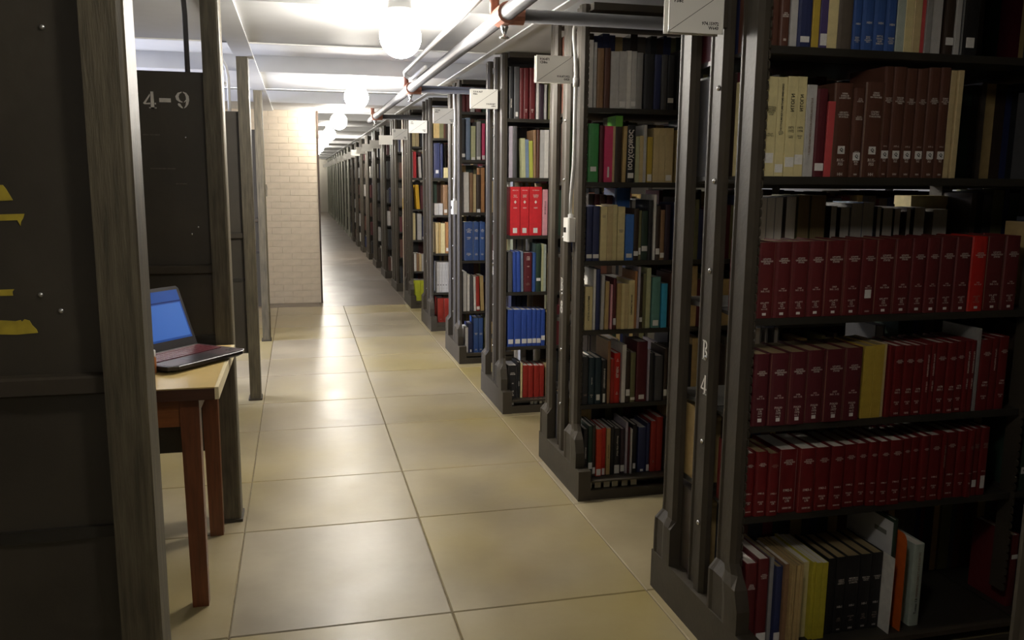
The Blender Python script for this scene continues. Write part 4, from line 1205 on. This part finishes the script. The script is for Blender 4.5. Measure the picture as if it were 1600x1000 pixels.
# ------------------------------------------------------------------ study partitions on the left
def partition(y, label, letters=False, tape=False, xl=-3.15, bolts=()):
    t = empty('steel_partition', (-0.335, y, 0), label, 'partition')
    X = lambda x: x + 0.335
    # post: rolled channel with rounded edge
    pts = [(-0.335, 0), (-0.278, 0), (-0.271, 0.004), (-0.268, 0.011), (-0.268, 0.10), (-0.272, 0.108), (-0.335, 0.108)]
    MB().prism([(X(a), b) for a, b in pts], 0, Z_BEAM - 0.012).build('post', M_STEEL2, t)
    MB().bevel_box(X(-0.345), X(-0.262), -0.008, 0.116, 0, 0.012, 0.004).build('post_foot', M_STEEL, t)
    yp = 0.035
    MB().box(X(xl), X(-0.335), yp, yp + 0.012, 1.045, 1.79).build('upper_panel', M_PANEL, t)
    MB().box(X(xl), X(-0.335), yp + 0.004, yp + 0.016, 0.775, 1.045).build('middle_panel', M_PANEL, t)
    MB().box(X(xl), X(-0.335), yp, yp + 0.012, 0.30, 0.765).build('lower_panel', M_PANEL, t)
    MB().prism([(yp - 0.022, 1.028), (yp - 0.022, 1.054), (yp - 0.018, 1.058), (yp + 0.014, 1.062), (yp + 0.014, 1.024), (yp - 0.016, 1.024)], X(xl), X(-0.335), axis='x').build('ledge', M_STEEL, t)
    MB().box(X(xl), X(-0.335), yp - 0.006, yp + 0.018, 0.757, 0.778).build('lower_seam', M_SHELF, t)
    for bx, bz, r in bolts:
        b = MB().lathe([(r, 0), (r * 0.95, r * 0.4), (r * 0.55, r * 0.75), (r * 0.1, r * 0.8)], seg=10)
        b.v = [(v[0], -v[2], v[1]) for v in b.v]
        o = b.build('bolt', M_CHROME, t, smooth=True)
        o.location = (X(bx), yp, bz)
    return t

def wp(u, v, y):
    p = at_y(u, v, y)
    return p.x, p.z
p1 = partition(1.558, 'near dark steel partition with yellow tape remnants, at left edge', bolts=[(*wp(65, 42, 1.59), 0.005), (*wp(63, 461, 1.59), 0.005), (*wp(95, 486, 1.59), 0.005)])
for n, q in enumerate([[(-30, 289), (4, 289), (9, 295), (20, 313), (-30, 315)], [(-30, 336), (38, 334), (36, 341), (33, 346), (32, 353), (27, 344), (-30, 346)],
          [(-30, 454), (22, 452), (19, 456), (20, 462), (-30, 463)], [(-30, 500), (9, 501), (24, 502), (32, 500), (34, 503), (38, 499), (46, 501), (50, 508), (57, 515), (59, 520), (26, 523), (-30, 522)]]):
    pts = [at_y(u, v, 1.5915) for u, v in q]
    mb = MB()
    mb.prism([(p.x + 0.335, p.z) for p in pts], 0.0335, 0.0352, axis='y')
    mb.build('tape_remnant', M_TAPE, p1)
p2 = partition(3.5, 'dark steel partition stencilled 4-9 behind the laptop table', bolts=[(*wp(290, 215, 3.53), 0.004), (*wp(300, 366, 3.53), 0.005), (*wp(310, 355, 3.53), 0.005)])
hz = 0.062
for ch, u0, wd in (('4', 224, 1.0), ('-', 249.5, 1.05), ('9', 274, 1.0)):
    x, z = wp(u0, 169, 3.534)
    stencil(ch, hz, M_WHITE, p2, (x + 0.335, 0.0342, z), FACE_FRONT, wd * 1.02)
for u, v, w in ((223, 211, 24), (235, 264, 36), (275, 288, 16)):
    x, z = wp(u, v, 3.534)
    MB().box(x + 0.335, x + 0.335 + w * 0.0025, 0.0345, 0.0352, z, z + 0.004).build('scuff', mat('scuffed_paint', '#5a564c', 0.6, 0.3, 80), p2)
p3 = partition(5.5, 'dark steel partition standing third along the left of the aisle')
p4 = partition(7.54, 'dark steel partition nearest the cream brick wall')
# small shelf bracket between the last two posts
b = MB()
b.prism([(0.0, 1.24), (0.10, 1.30), (0.10, 1.32), (0.0, 1.34)], 0.072, 0.080, axis='x')
b.build('bracket', M_STEEL2, p4)

def hanging_conduit(path, r, m, label):
    tag(MB().tube(path, r, 8).build('conduit', m, None, smooth=True), label, 'conduit')
x, z = wp(292, 108, 3.52)
hanging_conduit([(x, 3.541, 1.79), (x, 3.541, 2.0), (x - 0.002, 3.52, 2.10), (x - 0.002, 3.44, 2.118)], 0.0095, M_PIPE, 'dark conduit rising from the top of the 4-9 partition to the ceiling')
x, z = wp(359, 175, 5.54)
hanging_conduit([(x, 5.541, 1.79), (x, 5.541, 1.99), (x - 0.01, 5.541, 2.05), (x - 0.04, 5.541, 2.105), (x - 0.06, 5.541, 2.118)], 0.0095, M_PIPEW, 'pale bent conduit rising from the third partition to the ceiling')
hanging_conduit([(-2.6, 6.3, 2.03), (-0.9, 6.3, 2.03), (-0.45, 6.3, 2.03)], 0.012, M_PIPEW, 'white conduit running under the ceiling over the partitions at left')

# ------------------------------------------------------------------ table and laptop
M_WOOD = mat('brown_varnished_wood', '#6b3d22', 0.4, 0.25, 5, 0.1, stretch=(18, 18, 1.6))
M_WOODTOP = mat('dark_front_edge_wood', '#4a2c1c', 0.45, 0.2, 5, 0.1, stretch=(1.6, 18, 18))
M_APRON = mat('orange_brown_wood', '#8a5228', 0.45, 0.2, 5, 0.1, stretch=(1.6, 18, 18))
M_LAM = mat('pale_yellow_laminate', '#cdb377', 0.35, 0.05, 12)
M_LAME = mat('cream_laminate_edge', '#e0d2ac', 0.4, 0.05, 20)
tb = empty('study_table', (-0.75, 3.08, 0), 'brown wooden study table with pale yellow top under the laptop', 'table')
def tpart(mb, name, m):
    o = mb.build(name, m, tb)
    o.location = (0.75, -3.08, 0)
    return o
x0, x1, ya, yb = -1.30, -0.272, 2.738, 3.44
tpart(MB().box(x0, x1, ya + 0.018, yb, 0.712, 0.746), 'table_top', M_WOODTOP)
tpart(MB().box(x0, x1 - 0.0, ya + 0.003, yb, 0.746, 0.752), 'laminate', M_LAM)
tpart(MB().box(x1 - 0.0005, x1 + 0.012, ya, yb, 0.713, 0.752), 'side_edging', M_LAME)
tpart(MB().box(x0, x1 - 0.0005, ya, ya + 0.018, 0.712, 0.748), 'front_edging', M_WOODTOP)
for lx in (-0.384, -1.25):
    for ly in (2.783, 3.365):
        mb = MB()
        rings = []
        for z, i in ((0, 0.006), (0.62, 0.0), (0.712, 0.0)):
            rings.append([(lx + i, ly + i, z), (lx + 0.058 - i * 0.3, ly + i, z), (lx + 0.058 - i * 0.3, ly + 0.055 - i, z), (lx + i, ly + 0.055 - i, z)])
        tpart(mb.loft(rings), 'leg', M_WOOD)
tpart(MB().box(-1.192, -0.384, 2.795, 2.815, 0.615, 0.712), 'front_apron', M_APRON)
tpart(MB().box(-1.192, -0.384, 3.388, 3.408, 0.615, 0.712), 'rear_apron', M_APRON)
tpart(MB().box(-0.366, -0.346, 2.838, 3.365, 0.615, 0.712), 'side_apron', M_WOOD)
tpart(MB().box(-1.23, -1.21, 2.838, 3.365, 0.615, 0.712), 'side_apron', M_WOOD)

M_LAPTOP = mat('black_laptop_plastic', '#231f21', 0.4, 0.05, 60)
M_DECK = mat('dark_red_tinted_deck', '#38262a', 0.45, 0.05, 60)
M_KEY = mat('dark_red_keys', '#5a2229', 0.45, 0.1, 60)
M_SCREEN = mat('blue_laptop_screen', '#2a4a8e', 0.2, 0.0, emit=0.3)
M_SCREEN2 = mat('lit_window_on_blue_screen', '#4068b4', 0.2, 0.0, emit=0.33)
M_SCREEN3 = mat('dark_blue_screen_bar', '#16245c', 0.2, 0.0, emit=0.3)
BR, FR = Vector((-0.364, 3.415, 0)), Vector((-0.195, 3.215, 0))
ux = Vector((0.208, 0.258, 0)).normalized()          # along the hinge, left to right
uy = Vector((-ux.y, ux.x, 0))                        # from front edge to hinge
ang = math.atan2(ux.y, ux.x)
LW, LD = 0.36, 0.255
org = FR - ux * LW                                   # front left corner
lt = empty('laptop', (org.x, org.y, 0.7525), 'open black laptop with blue lit screen on the pale table', 'laptop')
lt.rotation_euler = (0, 0, ang)
mb = MB()
def ring(z, i):
    return [(i, i + 0.02, z), (0.03 + i, i, z), (LW - 0.03 - i, i, z), (LW - i, i + 0.02, z), (LW - i, LD - i, z), (i, LD - i, z)]
mb.loft([ring(0.004, 0.012), ring(0.012, 0.0), ring(0.022, 0.0), ring(0.024, 0.003)])
mb.build('base', M_LAPTOP, lt)
MB().box(0.012, LW - 0.012, 0.012, LD - 0.02, 0.0241, 0.0247).build('deck', M_DECK, lt)
MB().box(0.115, 0.235, 0.02, 0.085, 0.0247, 0.0251).build('touchpad', M_LAPTOP, lt)
for s, (x, y, w) in enumerate([(0.30, 0.05, 0.012), (0.318, 0.052, 0.012), (0.305, 0.036, 0.016), (0.335, 0.06, 0.012)]):
    MB().box(x, x + w, y, y + 0.008, 0.0247, 0.0252).build('sticker', M_CHROME, lt)
kb = MB()
for q in range(5):
    n = 15
    for c in range(n):
        w = (LW - 0.05) / n
        kb.box(0.025 + c * w, 0.025 + (c + 1) * w - 0.003, 0.105 + q * 0.0235, 0.105 + q * 0.0235 + 0.0205, 0.0246, 0.0272)
tag(kb.build('keys', M_KEY, lt), kind='stuff')
for fx in (0.03, LW - 0.05):
    for fy in (0.03, LD - 0.05):
        MB().box(fx, fx + 0.02, fy, fy + 0.012, 0, 0.006).build('rubber_foot', M_BLACKINK, lt)
lid = empty('lid', (0, LD - 0.012, 0.022))
lid.parent = lt
lid.rotation_euler = (math.radians(-22), 0, 0)
LH = 0.235
mb = MB()
mb.prism([(0.004, 0.0), (LW - 0.004, 0.0), (LW - 0.004, LH - 0.01), (LW - 0.014, LH), (0.014, LH), (0.004, LH - 0.01)], 0, 0.009, axis='y')
mb.build('lid_shell', M_LAPTOP, lid)
def scr(a, b, c, d, m, nm, off):
    MB().box(a, b, -off, 0.0002, c, d).build(nm, m, lid)
scr(0.016, LW - 0.016, 0.034, LH - 0.014, M_SCREEN, 'screen', 0.0006)
scr(0.016, LW - 0.016, LH - 0.060, LH - 0.055, M_SCREEN3, 'screen_bar', 0.0009)
scr(0.016, LW - 0.022, 0.042, LH - 0.064, M_SCREEN2, 'screen_window', 0.0009)
MB().tube([(0.05, 0.004, -0.003), (LW - 0.05, 0.004, -0.003)], 0.007, 8).build('hinge', M_LAPTOP, lid, smooth=True)
# pill bottle half hidden behind the near post
bx, by = at_y(245, 566, 2.98).x - 0.017, 2.98
bt = empty('small_bottle', (bx, by, 0.7525), 'small amber bottle with white cap beside the laptop', 'bottle')
MB().lathe([(0.014, 0), (0.016, 0.002), (0.016, 0.05), (0.012, 0.056), (0.012, 0.06)], seg=14).build('body', mat('amber_plastic', '#a86a3a', 0.3, 0.05), bt, smooth=True)
MB().lathe([(0.0145, 0.058), (0.015, 0.06), (0.015, 0.076), (0.013, 0.078)], seg=14).build('cap', M_PORCELAIN, bt, smooth=True)

# ------------------------------------------------------------------ lamps and pipes under the ceiling
LAMP_WORD = ['glowing globe lamp above the camera, over the aisle', 'nearest visible glowing globe lamp over the aisle', 'second visible glowing globe lamp over the aisle', 'third glowing globe lamp, before the doorway',
             'glowing globe lamp first beyond the doorway', 'glowing globe lamp second beyond the doorway', 'glowing globe lamp farthest down the corridor']
for q in range(-2, 13):
    y = 0.95 + q * 2.8916
    lab = LAMP_WORD[q] if 0 <= q < 6 else f'glowing globe lamp over the aisle, {ORD[-q]} behind the camera' if q < 0 else f'glowing globe lamp down the corridor, {ORD[q - 4]} beyond the doorway'
    t = empty('ceiling_lamp', (0.45, y, Z_BEAM), lab, 'lamp', 'lamps far down the corridor' if q >= 6 else 'lamps behind the camera' if q < 0 else None)
    top = 0.0
    for kk in range(-4, 40):
        if 1.35 - 2.5 + kk * 2.5 - 0.05 < y < 1.35 - 2.5 + kk * 2.5 + 1.21:
            break
    else:
        top = Z_CEIL - Z_BEAM
    MB().lathe([(0.012, top), (0.055, top - 0.002), (0.055, top - 0.028), (0.03, top - 0.034)], seg=12).build('junction_box', M_PORCELAIN, t)
    MB().lathe([(0.008, top - 0.03), (0.008, -0.02)], seg=8).build('stem', M_PIPEW, t)
    MB().lathe([(0.022, 0.0), (0.028, -0.01), (0.030, -0.035), (0.024, -0.037)][::-1], seg=12).build('socket', M_PORCELAIN, t)
    g = MB()
    R = 0.09
    g.lathe([(R * math.sin(a), -0.03 - R * math.cos(math.radians(14)) + R * math.cos(a)) for a in [math.radians(14 + k * 16.4) for k in range(11)]], seg=18)
    g.build('globe', M_LAMPN if q <= 0 else M_LAMP if q < 3 else M_LAMPM if q == 3 else M_LAMPB if q == 5 else M_LAMPF, t, smooth=True)

pz, px_ = 2.03, 0.80
sp = empty('sprinkler_pipe', (px_, 3.37, pz), 'long grey sprinkler pipe under the ceiling over the bookcase ends, with orange fittings', 'pipe')
def spart(mb, name, m, par=None, smooth=True):
    o = mb.build(name, m, par or sp, smooth=smooth)
    if par is None:
        o.location = (-px_, -3.37, -pz)
    return o
spart(MB().tube([(px_, -8, pz), (px_, 9.85, pz)], 0.03, 14), 'main_pipe', M_PIPE)
for q in range(3):
    y = 3.37 + 2.8916 * q
    spart(MB().tube([(px_, y, pz), (3.9, y, pz)], 0.026, 12), 'branch_pipe', M_PIPE)
    f = spart(MB().tube([(px_, y - 0.06, pz), (px_, y - 0.058, pz), (px_, y + 0.058, pz), (px_, y + 0.06, pz)], [0.036, 0.041, 0.041, 0.036], 14), 'fitting', M_ORANGE, None, False)
    spart(MB().tube([(px_ + 0.02, y, pz), (px_ + 0.075, y, pz)], 0.036, 12), 'fitting', M_ORANGE, None, False)
    spart(MB().lathe([(0.012, -0.03), (0.016, -0.045), (0.011, -0.06), (0.006, -0.075), (0.020, -0.085), (0.020, -0.088), (0.004, -0.09)], (px_, y, pz), 10), 'sprinkler_head', M_CHROME)
    spart(MB().lathe([(0.020, 0.02), (0.020, 0.085), (0.02, 0.09)], (px_ - 0.02, y + 0.09, pz), 10), 'pipe_hanger', M_ORANGE)
tag(MB().tube([(0.70, -8, 2.085), (0.70, 5.6, 2.085), (0.70, 5.75, 2.085), (0.715, 5.85, 2.075), (0.745, 5.88, 2.06), (0.755, 5.80, 2.05), (0.755, 5.2, 2.05)], 0.013, 8).build('conduit', M_PIPEW, None, smooth=True), 'white conduit running beside the grey sprinkler pipe over the aisle', 'conduit')
